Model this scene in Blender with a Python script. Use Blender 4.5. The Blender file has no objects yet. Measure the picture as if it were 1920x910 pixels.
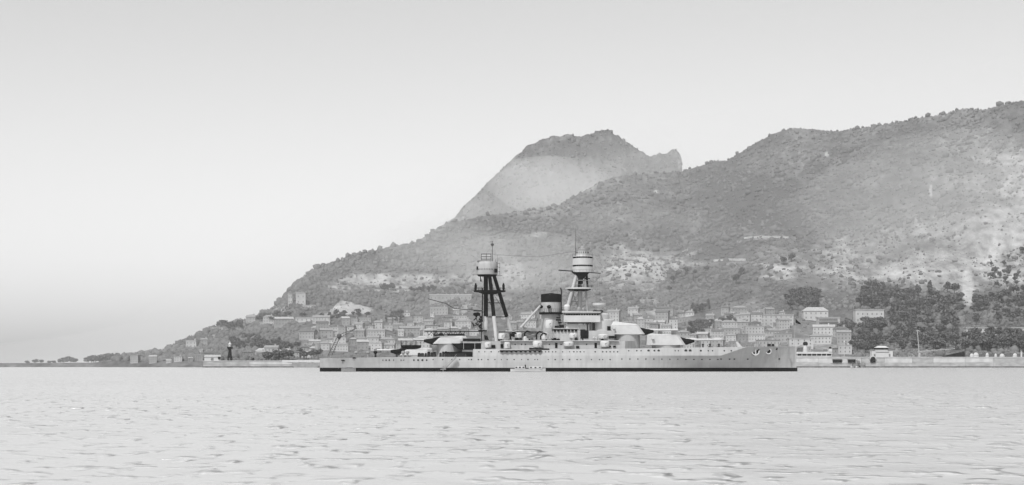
import bpy, math, random
import numpy as np
from mathutils import Vector

random.seed(7)
RNG = np.random.default_rng(11)
SC = bpy.context.scene
COL = SC.collection

# ------------------------------------------------------------------ camera
F = 3600.0            # focal length in photo pixels (1920 wide)
EYE = 3.0             # camera height above the water, metres
HOR = 682.0           # photo row of the horizon
cam_data = bpy.data.cameras.new("camera")
cam = bpy.data.objects.new("camera", cam_data)
COL.objects.link(cam)
cam.location = (0, 0, EYE)
cam.rotation_euler = (math.radians(90), 0, 0)
cam_data.sensor_width = 36
cam_data.lens = 36 * F / 1920
cam_data.shift_y = (HOR - 455) / 1920
cam_data.clip_start = 0.5
cam_data.clip_end = 40000
SC.camera = cam

# ------------------------------------------------------------------ light
SUN_AZ, SUN_EL = math.radians(-26), math.radians(56)     # behind the camera, to the left
svec = Vector((math.sin(SUN_AZ) * math.cos(SUN_EL), -math.cos(SUN_AZ) * math.cos(SUN_EL), math.sin(SUN_EL)))
world = bpy.data.worlds.new("World")
SC.world = world
world.use_nodes = True
wn, wl = world.node_tree.nodes, world.node_tree.links
sky = wn.new('ShaderNodeTexSky')
sky.sky_type = 'NISHITA'
sky.sun_disc = False
sky.sun_elevation = SUN_EL
sky.sun_rotation = math.atan2(svec.x, svec.y)
sky.air_density = 1.0
sky.dust_density = 1.7
sky.ozone_density = 1.0
bw = wn.new('ShaderNodeRGBToBW')          # the photograph is black and white
wl.new(sky.outputs[0], bw.inputs[0])
bg = wn['Background']
wl.new(bw.outputs[0], bg.inputs['Color'])
bg.inputs['Strength'].default_value = 0.118
sun_d = bpy.data.lights.new("sun", 'SUN')
sun_d.energy = 2.3
sun_d.angle = math.radians(0.53)
sun_d.color = (1, 1, 1)
sun = bpy.data.objects.new("sun", sun_d)
COL.objects.link(sun)
sun.rotation_euler = svec.to_track_quat('Z', 'Y').to_euler()
SC.view_settings.view_transform = 'Standard'
SC.view_settings.look = 'None'
SC.view_settings.gamma = 1
SC.view_settings.exposure = 0.66
SC.view_settings.use_curve_mapping = False
SC.render.engine = 'CYCLES'
SC.cycles.max_bounces = 6
SC.cycles.volume_bounces = 2
SC.cycles.use_denoising = True
HAZE_DENSITY = 3.2e-5
MIST_DENSITY = 3.8e-4

# ------------------------------------------------------------------ materials
def mat(name, lo, hi=None, scale=1.0, rough=0.7, detail=4, stretch=(1, 1, 1), spec=0.3, bump=0.0):
    """grey procedural paint / stone: noise between two greys"""
    m = bpy.data.materials.new(name)
    m.use_nodes = True
    n, l = m.node_tree.nodes, m.node_tree.links
    b = n['Principled BSDF']
    b.inputs['Roughness'].default_value = rough
    b.inputs['Specular IOR Level'].default_value = spec
    hi = lo if hi is None else hi
    tc = n.new('ShaderNodeTexCoord')
    mp = n.new('ShaderNodeMapping')
    mp.inputs['Scale'].default_value = stretch
    l.new(tc.outputs['Object'], mp.inputs[0])
    nz = n.new('ShaderNodeTexNoise')
    nz.inputs['Scale'].default_value = scale
    nz.inputs['Detail'].default_value = detail
    l.new(mp.outputs[0], nz.inputs['Vector'])
    r = n.new('ShaderNodeValToRGB')
    r.color_ramp.elements[0].position = 0.3
    r.color_ramp.elements[1].position = 0.7
    r.color_ramp.elements[0].color = (lo, lo, lo, 1)
    r.color_ramp.elements[1].color = (hi, hi, hi, 1)
    l.new(nz.outputs['Fac'], r.inputs[0])
    l.new(r.outputs[0], b.inputs['Base Color'])
    if bump:
        bp = n.new('ShaderNodeBump')
        bp.inputs['Strength'].default_value = bump
        l.new(nz.outputs['Fac'], bp.inputs['Height'])
        l.new(bp.outputs[0], b.inputs['Normal'])
    return m

M = {}
M['hull'] = mat('navy_grey_plating', 0.33, 0.42, 0.35, 0.55, stretch=(1, 1, 0.25))
def hull_paint():
    m = mat('navy_grey_plating', 0.35, 0.42, 0.35, 0.55, stretch=(1, 1, 0.4))
    n, l = m.node_tree.nodes, m.node_tree.links
    b = n['Principled BSDF']
    base = b.inputs['Base Color'].links[0].from_socket
    tc = n['Texture Coordinate']
    mp = n.new('ShaderNodeMapping'); mp.inputs['Scale'].default_value = (0.9, 0.2, 0.12)
    l.new(tc.outputs['Object'], mp.inputs[0])
    nz = n.new('ShaderNodeTexNoise'); nz.inputs['Scale'].default_value = 1.0; nz.inputs['Detail'].default_value = 5
    l.new(mp.outputs[0], nz.inputs['Vector'])
    r = n.new('ShaderNodeMapRange'); r.inputs['From Min'].default_value = .5; r.inputs['From Max'].default_value = .8
    r.inputs['To Min'].default_value = 1.0; r.inputs['To Max'].default_value = .78
    l.new(nz.outputs['Fac'], r.inputs['Value'])
    # plating strakes: faint seams
    br = n.new('ShaderNodeTexBrick')
    br.inputs['Scale'].default_value = 1.0
    br.inputs['Brick Width'].default_value = 7.0; br.inputs['Row Height'].default_value = 1.7; br.inputs['Mortar Size'].default_value = .05
    br.inputs['Color1'].default_value = (1, 1, 1, 1); br.inputs['Color2'].default_value = (.93, .93, .93, 1); br.inputs['Mortar'].default_value = (.9, .9, .9, 1)
    sp = n.new('ShaderNodeSeparateXYZ'); cb = n.new('ShaderNodeCombineXYZ')
    l.new(tc.outputs['Object'], sp.inputs[0]); l.new(sp.outputs['X'], cb.inputs['X']); l.new(sp.outputs['Z'], cb.inputs['Y'])
    l.new(cb.outputs[0], br.inputs['Vector'])
    m1 = n.new('ShaderNodeMix'); m1.data_type = 'RGBA'; m1.blend_type = 'MULTIPLY'; m1.inputs['Factor'].default_value = 1
    l.new(base, m1.inputs[6]); l.new(br.outputs['Color'], m1.inputs[7])
    m2 = n.new('ShaderNodeMix'); m2.data_type = 'RGBA'; m2.blend_type = 'MULTIPLY'; m2.inputs['Factor'].default_value = 1
    l.new(m1.outputs[2], m2.inputs[6]); l.new(r.outputs[0], m2.inputs[7])
    l.new(m2.outputs[2], b.inputs['Base Color'])
    return m
M['hull'] = hull_paint()
M['pale'] = mat('light_grey_paint', 0.42, 0.50, 0.4, 0.5)
M['white'] = mat('white_canvas', 0.45, 0.54, 0.8, 0.9)
M['grey'] = mat('mid_grey_paint', 0.20, 0.28, 0.5, 0.6)
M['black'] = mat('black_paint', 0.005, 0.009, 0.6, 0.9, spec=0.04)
M['glass'] = mat('dark_glass', 0.012, 0.02, 1.0, 0.3)
M['deck'] = mat('teak_deck', 0.28, 0.40, 0.8, 0.85, stretch=(0.2, 2, 1))
M['wire'] = mat('tarred_wire', 0.08, 0.10, 1.0, 0.8)
M['stone'] = mat('harbour_stone', 0.24, 0.40, 0.18, 0.9, stretch=(1, 1, 2.5))
M['stonepale'] = mat('pale_stone', 0.38, 0.52, 0.2, 0.9)
M['stonedark'] = mat('wet_stone', 0.05, 0.14, 0.25, 0.8)
M['wall_a'] = mat('pale_stucco', 0.34, 0.44, 0.12, 0.9)
M['wall_b'] = mat('grey_stucco', 0.25, 0.33, 0.12, 0.9)
M['wall_c'] = mat('dull_stucco', 0.20, 0.29, 0.12, 0.9)
M['wall_d'] = mat('whitewash', 0.40, 0.50, 0.12, 0.9)
M['roof_a'] = mat('tile_roof', 0.17, 0.28, 0.5, 0.9, stretch=(3, 1, 1))
M['roof_b'] = mat('dark_slate_roof', 0.09, 0.15, 0.5, 0.9, stretch=(3, 1, 1))
M['roof_c'] = mat('pale_roof', 0.28, 0.38, 0.5, 0.9)
M['window'] = mat('window_dark', 0.11, 0.17, 0.8, 0.4)
M['leaf'] = mat('foliage', 0.065, 0.145, 0.6, 0.8)
M['scrub'] = mat('maquis_scrub', 0.085, 0.15, 0.012, 0.9)
M['bark'] = mat('bark', 0.06, 0.11, 1.0, 0.9)
M['earth'] = mat('bare_earth', 0.30, 0.45, 0.06, 0.95)

# ------------------------------------------------------------------ mesh builder
class MB:
    def __init__(s):
        s.v, s.f, s.smooth = [], [], False
    def add(s, vs, fs):
        o = len(s.v)
        s.v += [tuple(p) for p in vs]
        s.f += [tuple(i + o for i in f) for f in fs]
        return s
    def box(s, x0, x1, y0, y1, z0, z1):
        return s.add([(x0, y0, z0), (x1, y0, z0), (x1, y1, z0), (x0, y1, z0), (x0, y0, z1), (x1, y0, z1), (x1, y1, z1), (x0, y1, z1)],
                     [(0, 3, 2, 1), (4, 5, 6, 7), (0, 1, 5, 4), (1, 2, 6, 5), (2, 3, 7, 6), (3, 0, 4, 7)])
    def loft(s, rings, cap=True):
        n = len(rings[0])
        vs = [p for r in rings for p in r]
        fs = []
        for k in range(len(rings) - 1):
            for i in range(n):
                j = (i + 1) % n
                fs.append((k * n + i, k * n + j, (k + 1) * n + j, (k + 1) * n + i))
        if cap:
            fs.append(tuple(range(n - 1, -1, -1)))
            fs.append(tuple(range((len(rings) - 1) * n, len(rings) * n)))
        return s.add(vs, fs)
    def tube(s, p, q, r0, r1=None, n=8):
        r1 = r0 if r1 is None else r1
        p, q = Vector(p), Vector(q)
        d = (q - p).normalized()
        a = d.orthogonal().normalized()
        b = d.cross(a)
        def ring(c, r):
            return [c + (a * math.cos(t) + b * math.sin(t)) * r for t in [2 * math.pi * k / n for k in range(n)]]
        return s.loft([ring(p, r0), ring(q, r1)])
    def path(s, pts, r, n=6):
        for a, b in zip(pts[:-1], pts[1:]):
            s.tube(a, b, r, r, n)
        return s
    def prism(s, poly, y0, y1):
        """polygon in x,z pushed through y"""
        return s.loft([[(x, y0, z) for x, z in poly], [(x, y1, z) for x, z in poly]])
    def lathe(s, cx, cy, prof, n=16, sx=1.0, sy=1.0):
        return s.loft([[(cx + sx * r * math.cos(2 * math.pi * k / n), cy + sy * r * math.sin(2 * math.pi * k / n), z) for k in range(n)] for r, z in prof])
    def mesh(s, name):
        me = bpy.data.meshes.new(name)
        me.from_pydata(s.v, [], s.f)
        me.validate()
        import bmesh
        bm = bmesh.new()
        bm.from_mesh(me)
        bmesh.ops.recalc_face_normals(bm, faces=bm.faces)
        bm.to_mesh(me)
        bm.free()
        if s.smooth:
            me.shade_smooth()
            me.set_sharp_from_angle(angle=math.radians(32))
        return me
    def build(s, name, material, parent=None, kind=None):
        me = s.mesh(name)
        me.materials.append(material)
        return link(name, me, parent, kind)

def link(name, me, parent=None, kind=None):
    o = bpy.data.objects.new(name, me)
    COL.objects.link(o)
    if parent is not None:
        o.parent = parent
    if kind:
        o['kind'] = kind
    return o

def tag(o, label, cat, group=None):
    o['label'] = label
    o['category'] = cat
    if group:
        o['group'] = group
    return o

def thing(name, label, cat, loc, rz=0, group=None):
    o = bpy.data.objects.new(name, None)
    COL.objects.link(o)
    o.location = loc
    o.rotation_euler = (0, 0, rz)
    return tag(o, label, cat, group)

def big_mesh(name, verts, faces, material, smooth=False):
    me = bpy.data.meshes.new(name)
    verts = np.asarray(verts, dtype=np.float32)
    faces = np.asarray(faces, dtype=np.int32)
    k = faces.shape[1]
    me.vertices.add(len(verts))
    me.vertices.foreach_set('co', verts.ravel())
    me.loops.add(faces.size)
    me.loops.foreach_set('vertex_index', faces.ravel())
    me.polygons.add(len(faces))
    me.polygons.foreach_set('loop_start', np.arange(0, faces.size, k, dtype=np.int32))
    me.polygons.foreach_set('loop_total', np.full(len(faces), k, dtype=np.int32))
    if smooth:
        me.polygons.foreach_set('use_smooth', np.ones(len(faces), dtype=bool))
    me.update(calc_edges=True)
    me.materials.append(material)
    return me

# ------------------------------------------------------------------ noise for terrain
def _hash(ix, iy, seed):
    h = (ix.astype(np.int64) * 374761393 + iy.astype(np.int64) * 668265263 + seed * 1442695041) & 0x7fffffff
    h = ((h ^ (h >> 13)) * 1274126177) & 0x7fffffff
    h = h ^ (h >> 16)
    return (h & 0xffff) / 65535.0
def vnoise(x, y, seed=0):
    ix, iy = np.floor(x), np.floor(y)
    fx, fy = x - ix, y - iy
    fx, fy = fx * fx * (3 - 2 * fx), fy * fy * (3 - 2 * fy)
    a, b = _hash(ix, iy, seed), _hash(ix + 1, iy, seed)
    c, d = _hash(ix, iy + 1, seed), _hash(ix + 1, iy + 1, seed)
    return (a + (b - a) * fx) * (1 - fy) + (c + (d - c) * fx) * fy
def fbm(x, y, octs=5, seed=0):
    t, a, s = 0, 0.5, 0
    for o in range(octs):
        t = t + a * (vnoise(x, y, seed + o) - 0.5)
        s += a
        a *= 0.5
        x, y = x * 2.03 + 17.1, y * 2.03 - 9.7
    return t / s * 2

# ------------------------------------------------------------------ the rock: a height field
NEAR = np.array([(-700, 681), (0, 681), (180, 680), (240, 668), (300, 659), (330, 647), (360, 634), (400, 615), (430, 607), (470, 599), (500, 584), (515, 572), (540, 546),
                 (560, 522), (600, 496), (640, 488), (690, 472), (750, 461), (780, 453), (815, 432), (850, 414), (950, 399), (1010, 390), (1050, 383), (1095, 360), (1150, 334),
                 (1200, 330), (1278, 323), (1340, 304), (1362, 302), (1420, 268), (1450, 252), (1490, 243), (1550, 246), (1600, 242), (1640, 236), (1720, 222),
                 (1810, 206), (1840, 207), (1880, 196), (1920, 187), (2050, 172), (2600, 150)], float)
NEARY = np.array([(-700, 1800), (200, 1850), (330, 1950), (600, 2250), (850, 2500), (1280, 2750), (1500, 2650), (1920, 2350), (2600, 2300)], float)
FAR = np.array([(-700, 900), (400, 800), (700, 560), (790, 455), (850, 406), (880, 379), (925, 336), (965, 291), (1000, 273), (1040, 258), (1110, 249), (1140, 247), (1165, 258), (1180, 271),
                (1200, 284), (1222, 289), (1240, 289), (1255, 284), (1268, 284), (1276, 291), (1279, 304), (1281, 350), (1400, 420), (1500, 520), (2600, 690)], float)
def front_z(s):
    return np.where(s < 0, 0, 0.34 * s + 0.66 * np.clip(s, 0, 9) ** 1.7)
def terrain(px, Y):
    px, Y = np.broadcast_arrays(np.asarray(px, float), np.asarray(Y, float))
    X = (px - 960) * Y / F
    Yr = np.interp(px, NEARY[:, 0], NEARY[:, 1])
    ys = np.interp(px, [-700, 200, 500, 1500, 2600], [1700, 1640, 1560, 1500, 1500])
    zr = EYE + (HOR - np.interp(px, NEAR[:, 0], NEAR[:, 1])) * Yr / F
    s = (Y - ys) / (Yr - ys)
    base = np.clip(zr * 0.9, 1.0, 5.0)
    z = base + (zr - base) * front_z(np.clip(s, 0, 1))
    z = np.where(s > 1, zr - (Y - Yr) * 0.55, z)
    z = np.where(s < 0, base + s * 60, z)
    Yf = 3500.0
    zf0 = EYE + (HOR - np.interp(px, FAR[:, 0], FAR[:, 1])) * Yf / F
    sf = (Y - 2500) / (Yf - 2500)
    zf = np.where(sf <= 1, zf0 * (0.25 * sf + 0.75 * np.clip(sf, 0, 1) ** 1.4), zf0 - (Y - Yf) * 0.8)
    g = np.clip((np.clip(s, 0, 1) - 0.05) * 2.0, 0, 1) * np.clip(zr / 120, 0, 1)
    n1 = fbm(X / 170 + 3, Y / 260, 5, 5)
    n2 = fbm(X / 32, Y / 45, 4, 31)
    gully = np.abs(fbm(X / 95 + 9, Y / 420 + 2, 4, 77))
    edge = np.clip(1 - np.abs(s - 1) * 4, 0, 1)
    z = z + g * (n1 * 20 * (1 - 0.85 * edge) + n2 * (5.0 - 2.5 * edge) - gully * 18 * (1 - edge))
    gf = np.clip(sf, 0, 1) * np.clip(zf0 / 100, 0, 1)
    zf = zf + gf * (n1 * 10 * (1 - np.clip(1 - np.abs(sf - 1) * 4, 0, 1)) + n2 * 8.0 + fbm(X / 14, Y / 60, 3, 91) * 7.0 - gully * 26 * np.clip(1.15 - sf, 0, 1))
    return np.maximum(np.maximum(z, np.where(sf > 0, zf, -50)), -6)
def to_px(X, Y, Z):
    return 960 + X * F / Y, HOR - (Z - EYE) * F / Y
_YY = np.linspace(1505, 3600, 1400)
def hit(px, py):
    """ground point seen at a photo position"""
    z = terrain(np.full_like(_YY, px), _YY)
    rows = HOR - (z - EYE) * F / _YY
    k = np.argmax(rows <= py)
    if rows[k] > py:
        k = int(np.argmin(rows))
    y = _YY[k]
    return Vector(((px - 960) * y / F, y, float(z[k])))

# bare rock, earth and cleared slopes: (photo x, y, radius x, radius y, amount)
BARE = [(1850, 430, 130, 60, 0.75), (1780, 500, 200, 45, 0.65), (1900, 350, 90, 60, 0.5), (1640, 480, 150, 40, 0.35), (1700, 380, 160, 80, 0.12),
        (1815, 540, 12, 45, 1.0), (1600, 570, 22, 45, 0.35), (1560, 520, 90, 30, 0.35), (1230, 490, 60, 22, 0.45), (1190, 510, 60, 40, 0.35), (1330, 495, 110, 5, 0.5),
        (1475, 503, 30, 4, 0.7), (1460, 520, 40, 4, 0.5), (1320, 560, 160, 20, 0.15), (1440, 445, 70, 4, 0.4), (1180, 425, 40, 20, 0.2), (1010, 440, 25, 5, 0.4),
        (720, 525, 110, 12, 0.65), (620, 540, 60, 8, 0.45), (760, 545, 70, 4, 0.6), (980, 520, 120, 25, 0.4), (1230, 360, 4, 4, 1.0), (1550, 290, 5, 4, 1.0),
        (1745, 360, 3, 12, 1.0), (530, 580, 20, 6, 0.6), (1276, 305, 6, 20, 0.7), (1900, 520, 60, 25, 0.3), (1690, 545, 90, 8, 0.4), (1480, 470, 60, 18, 0.25)]
DARKP = [(1350, 535, 115, 35, .35), (1300, 430, 130, 60, .3), (1500, 380, 150, 70, .3), (1330, 350, 120, 40, .25), (1620, 320, 120, 60, .2), (680, 485, 100, 20, .3), (560, 540, 50, 40, .3),
         (1130, 270, 100, 25, .4), (1240, 300, 50, 20, .4), (1010, 420, 160, 20, .25), (1480, 560, 60, 22, .4), (1700, 580, 110, 45, .5), (1870, 600, 80, 50, .4), (490, 645, 70, 20, .4)]   # dense scrub
BAREPOLY = [([(608, 590), (640, 563), (700, 578), (690, 588)], .8), ([(1240, 500), (1300, 468), (1314, 466), (1264, 506), (1228, 542), (1200, 546)], .38),
            ([(618, 531), (700, 520), (800, 511), (865, 519), (835, 537), (720, 539), (620, 541)], .34), ([(1430, 497), (1437, 496), (1482, 511), (1475, 514)], .7),
            ([(1455, 524), (1500, 514), (1503, 518), (1458, 528)], .6), ([(1380, 452), (1470, 440), (1472, 443), (1384, 456)], .5), ([(900, 530), (1010, 505), (1030, 515), (930, 560)], .25),
            ([(1560, 500), (1700, 488), (1704, 493), (1562, 506)], .5), ([(1690, 455), (1790, 430), (1792, 434), (1694, 460)], .5)]     # cleared glacis
def inside(px, py, poly):
    r = np.zeros(px.shape, bool)
    for i in range(len(poly)):
        (x1, y1), (x2, y2) = poly[i - 1], poly[i]
        c = (y1 > py) != (y2 > py)
        r ^= c & (px < (x2 - x1) * (py - y1) / (y2 - y1 + 1e-9) + x1)
    return r
def bareness(X, Y, Z):
    px, py = to_px(X, Y, Z)
    b = np.zeros(px.shape)
    wob = fbm(X / 40, Z / 14 + Y / 90, 4, 3)
    for x, y, rx, ry, a in BARE:
        d = ((px - x) / rx) ** 2 + ((py - y) / ry) ** 2
        b = np.maximum(b, a * np.clip(1.35 - d + wob * 0.9, 0, 1))
    for x, y, rx, ry, a in DARKP:
        d = ((px - x) / rx) ** 2 + ((py - y) / ry) ** 2
        b = b - a * np.clip(1.3 - d + wob * 0.7, 0, 1)
    for p, amt in BAREPOLY:
        b = np.where(inside(px + wob * 6, py + wob * 3, p), np.maximum(b, amt), b)
    return np.clip(b, -0.6, 1)

def terrain_material():
    m = bpy.data.materials.new('limestone_and_maquis')
    m.use_nodes = True
    n, l = m.node_tree.nodes, m.node_tree.links
    b = n['Principled BSDF']
    b.inputs['Roughness'].default_value = 0.95
    b.inputs['Specular IOR Level'].default_value = 0.1
    at = n.new('ShaderNodeAttribute')
    at.attribute_name = 'bare'
    tc = n.new('ShaderNodeTexCoord')
    def noise(scale, det, dist=0.0):
        z = n.new('ShaderNodeTexNoise')
        z.inputs['Scale'].default_value = scale
        z.inputs['Detail'].default_value = det
        z.inputs['Roughness'].default_value = 0.65
        z.inputs['Distortion'].default_value = dist
        mp = n.new('ShaderNodeMapping')
        mp.inputs['Scale'].default_value = (1, 0.4, 0.8)
        l.new(tc.outputs['Object'], mp.inputs[0])
        l.new(mp.outputs[0], z.inputs['Vector'])
        return z.outputs['Fac']
    def math_(op, a, c):
        q = n.new('ShaderNodeMath')
        q.operation = op
        for i, v in enumerate((a, c)):
            if isinstance(v, (int, float)):
                q.inputs[i].default_value = v
            else:
                l.new(v, q.inputs[i])
        return q.outputs[0]
    fine = noise(0.11, 8)
    wide = noise(0.012, 5, 1.0)
    t = math_('ADD', math_('MULTIPLY', math_('SUBTRACT', fine, 0.5), 1.25), math_('MULTIPLY', math_('SUBTRACT', wide, 0.5), 1.5))
    t = math_('ADD', t, math_('MULTIPLY', at.outputs['Fac'], 0.62))
    t = math_('ADD', t, 0.30)
    r = n.new('ShaderNodeValToRGB')
    e = r.color_ramp.elements
    e[0].position, e[1].position = 0.05, 0.95
    e[0].color = (0.075, 0.075, 0.075, 1)
    e[1].color = (0.40, 0.40, 0.40, 1)
    k = r.color_ramp.elements.new(0.45)
    k.color = (0.155, 0.155, 0.155, 1)
    l.new(t, r.inputs[0])
    l.new(r.outputs[0], b.inputs['Base Color'])
    return m

def build_terrain():
    cols = np.concatenate([np.arange(-700, -60, 16), np.arange(-60, 2000, 3.0), np.arange(2000, 2600, 16)])
    rows = np.concatenate([np.arange(1490, 2800, 6.0), np.arange(2800, 4300, 14.0)])
    P, Y = np.meshgrid(cols, rows)
    Z = terrain(P, Y)
    X = (P - 960) * Y / F
    nr, nc = P.shape
    idx = np.arange(nr * nc).reshape(nr, nc)
    faces = np.stack([idx[:-1, :-1], idx[:-1, 1:], idx[1:, 1:], idx[1:, :-1]], -1).reshape(-1, 4)
    me = big_mesh('hillside', np.stack([X, Y, Z], -1).reshape(-1, 3), faces, terrain_material(), True)
    a = me.attributes.new('bare', 'FLOAT', 'POINT')
    a.data.foreach_set('value', bareness(X.ravel(), Y.ravel(), Z.ravel()).astype(np.float32))
    o = link('hillside', me, None, 'structure')
    o['label'] = 'scrub and limestone slopes of a great rock above the harbour town'
build_terrain()

def build_scrub():
    """low maquis bushes over the slopes, uncountable"""
    N = 84000
    px = RNG.uniform(215, 2050, N)
    s = RNG.uniform(0.02, 1.06, N)
    far = RNG.random(N) < 0.12
    Yr = np.interp(px, NEARY[:, 0], NEARY[:, 1])
    ys = np.interp(px, [-700, 200, 500, 1500, 2600], [1700, 1640, 1560, 1500, 1500])
    px = np.where(far, RNG.uniform(840, 1300, N), px)
    Y = np.where(far, RNG.uniform(2900, 3510, N), ys + s * (Yr - ys))
    Z = terrain(px, Y)
    X = (px - 960) * Y / F
    _, py = to_px(X, Y, Z)
    keep = RNG.random(N) < np.clip(0.75 - 0.5 * bareness(X, Y, Z) + fbm(X / 60, Y / 60, 3, 41) * 0.6, 0.02, 1)
    town = (py > 583) & (px > 560) & (px < 1600)
    keep &= ~town | (RNG.random(N) < 0.12)
    keep &= Z > 3
    keep &= (bareness(X, Y, Z) < .7) | (RNG.random(N) < .25)
    X, Y, Z = X[keep], Y[keep], Z[keep]
    n = len(X)
    t = (1 + 5 ** 0.5) / 2
    ico = np.array([(-1, t, 0), (1, t, 0), (-1, -t, 0), (1, -t, 0), (0, -1, t), (0, 1, t), (0, -1, -t), (0, 1, -t), (t, 0, -1), (t, 0, 1), (-t, 0, -1), (-t, 0, 1)]) / 1.9
    tri = np.array([(0, 11, 5), (0, 5, 1), (0, 1, 7), (0, 7, 10), (0, 10, 11), (1, 5, 9), (5, 11, 4), (11, 10, 2), (10, 7, 6), (7, 1, 8), (3, 9, 4), (3, 4, 2), (3, 2, 6), (3, 6, 8), (3, 8, 9),
                    (4, 9, 5), (2, 4, 11), (6, 2, 10), (8, 6, 7), (9, 8, 1)])
    r = RNG.gamma(1.7, 0.72, n).clip(0.45, 4.5) * (1 - .45 * np.clip(bareness(X, Y, Z) * 1.6, 0, 1))
    sc = np.stack([r * RNG.uniform(0.7, 1.15, n), r * RNG.uniform(0.8, 1.3, n), r * RNG.uniform(0.75, 1.25, n)], -1)
    v = ico[None] * (1 + RNG.uniform(-0.35, 0.35, (n, 12, 1))) * sc[:, None, :]
    v = v + np.stack([X, Y, Z + 0.1 * r], -1)[:, None, :]
    f = tri[None] + (np.arange(n) * 12)[:, None, None]
    me = big_mesh('scrub', v.reshape(-1, 3), f.reshape(-1, 3), M['scrub'])
    o = link('scrub', me, None, 'stuff')
    o['label'] = 'low dark maquis scrub covering the slopes of the rock'
    o['category'] = 'scrub'
build_scrub()

# ------------------------------------------------------------------ the sea
def water_material():
    m = bpy.data.materials.new('harbour_water')
    m.use_nodes = True
    n, l = m.node_tree.nodes, m.node_tree.links
    b = n['Principled BSDF']
    b.inputs['Base Color'].default_value = (0.46, 0.46, 0.46, 1)
    b.inputs['Roughness'].default_value = 0.24
    b.inputs['IOR'].default_value = 1.45
    tc = n.new('ShaderNodeTexCoord')
    def noise(sx_, sy_, det, rough=.5):
        mp = n.new('ShaderNodeMapping')
        mp.inputs['Scale'].default_value = (sx_, sy_, 1.0)
        l.new(tc.outputs['Object'], mp.inputs[0])
        nz = n.new('ShaderNodeTexNoise')
        nz.inputs['Scale'].default_value = 1.0
        nz.inputs['Detail'].default_value = det
        nz.inputs['Roughness'].default_value = rough
        l.new(mp.outputs[0], nz.inputs['Vector'])
        return nz.outputs['Fac']
    def ramp(v, lo, hi):
        r = n.new('ShaderNodeMapRange')
        r.interpolation_type = 'SMOOTHSTEP'
        r.inputs['From Min'].default_value = lo
        r.inputs['From Max'].default_value = hi
        l.new(v, r.inputs['Value'])
        return r.outputs[0]
    # short-crested wavelets, in patches where the breeze touches the water
    wave = ramp(noise(0.85, 0.7, 1.6), 0.52, 0.78)
    fine = noise(3.2, 1.6, 2)
    patch = ramp(noise(0.035, 0.022, 3), 0.28, 0.55)
    mul = n.new('ShaderNodeMath'); mul.operation = 'MULTIPLY'
    l.new(wave, mul.inputs[0]); l.new(patch, mul.inputs[1])
    add = n.new('ShaderNodeMath'); add.operation = 'MULTIPLY_ADD'
    l.new(fine, add.inputs[0]); add.inputs[1].default_value = 0.03
    l.new(mul.outputs[0], add.inputs[2])
    bp = n.new('ShaderNodeBump')
    bp.inputs['Strength'].default_value = 1.0
    bp.inputs['Distance'].default_value = 0.55
    l.new(add.outputs[0], bp.inputs['Height'])
    l.new(bp.outputs[0], b.inputs['Normal'])
    return m
def build_sea():
    ang = np.concatenate([np.linspace(-78, -22, 40, endpoint=False), np.linspace(-22, 22, 460), np.linspace(22, 78, 41)[1:]])
    ang = np.radians(ang)
    rr = 14 * np.exp(np.linspace(0, math.log(9000 / 14), 640))
    A, R = np.meshgrid(ang, rr)
    X, Y = R * np.sin(A), R * np.cos(A)
    Z = np.zeros_like(X)
    rng = np.random.default_rng(3)
    step = R * 0.0101
    for k in range(46):
        lam = 0.55 * (9.0 / 0.55) ** rng.random()
        th = rng.normal(math.radians(82), math.radians(32))
        kx, ky = math.cos(th) * 2 * math.pi / lam, math.sin(th) * 2 * math.pi / lam
        amp = 0.0026 * lam ** 0.75
        fade = np.clip(lam / (step * 2.6) - 1, 0, 1)
        ph = kx * X + ky * Y + rng.uniform(0, 6.28) + 1.5 * fbm(X / (lam * 5), Y / (lam * 5), 2, 100 + k)
        w = np.sin(ph)
        Z += amp * fade * (w + 0.35 * (2 * (0.5 + 0.5 * w) ** 3 - 0.6))
    gust = 0.5 + 1.0 * np.clip(fbm(X / 28 + 4, Y / 60, 3, 8) * 1.2 + 0.5, 0, 1.3)
    Z *= gust
    Z *= np.clip((np.radians(26) - np.abs(A)) / np.radians(5), 0, 1)
    nr, nc = X.shape
    idx = np.arange(nr * nc).reshape(nr, nc)
    faces = np.stack([idx[:-1, :-1], idx[:-1, 1:], idx[1:, 1:], idx[1:, :-1]], -1).reshape(-1, 4)
    me = big_mesh('sea', np.stack([X, Y, Z], -1).reshape(-1, 3), faces, water_material(), True)
    o = link('sea', me, None, 'structure')
    o['label'] = 'calm bright harbour water with small dark ripples'
build_sea()

# ------------------------------------------------------------------ the battleship
SD = 735.0                                # distance of the ship's centreline
SX0 = (1046.5 - 960) * SD / F
ship = thing('battleship', 'grey battleship with two tripod masts and one funnel, anchored broadside in the bay', 'battleship', (SX0, SD, 0))
def sx(px, y=0.0): return (px - 960) * (SD + y) / F - SX0
def sz(py, y=0.0): return EYE + (HOR - py) * (SD + y) / F
def part(mb, name, m, parent=None, smooth=False):
    mb.smooth = smooth
    return mb.build(name, M[m], ship if parent is None else parent)
XB, XS = 91.2, -91.2
def hb(x):
    """half breadths at waterline, knuckle"""
    f = min(max((x - 25) / (XB - 25), 0), 1)
    w = 15.7 * (1 - f ** 1.3)
    k = 15.3 * (1 - f ** 3.4)
    a = min(max((-40 - x) / (-40 - XS), 0), 1)
    w *= math.sqrt(max(0.0, 1 - a ** 2.3)) * (1 - 0.12 * a) if a > 0 else 1
    k *= math.sqrt(max(0.0, 1 - a ** 2.8)) if a > 0 else 1
    return max(w, 0.25), max(k, 0.32)
XBREAK = sx(887, -15)
def zdeck(x):
    if x < XBREAK:
        return 5.5 - 0.5 * min(max((-60 - x) / 31, 0), 1)
    return 8.4 + 1.2 * min(max((x - 10) / 81, 0), 1)
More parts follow.
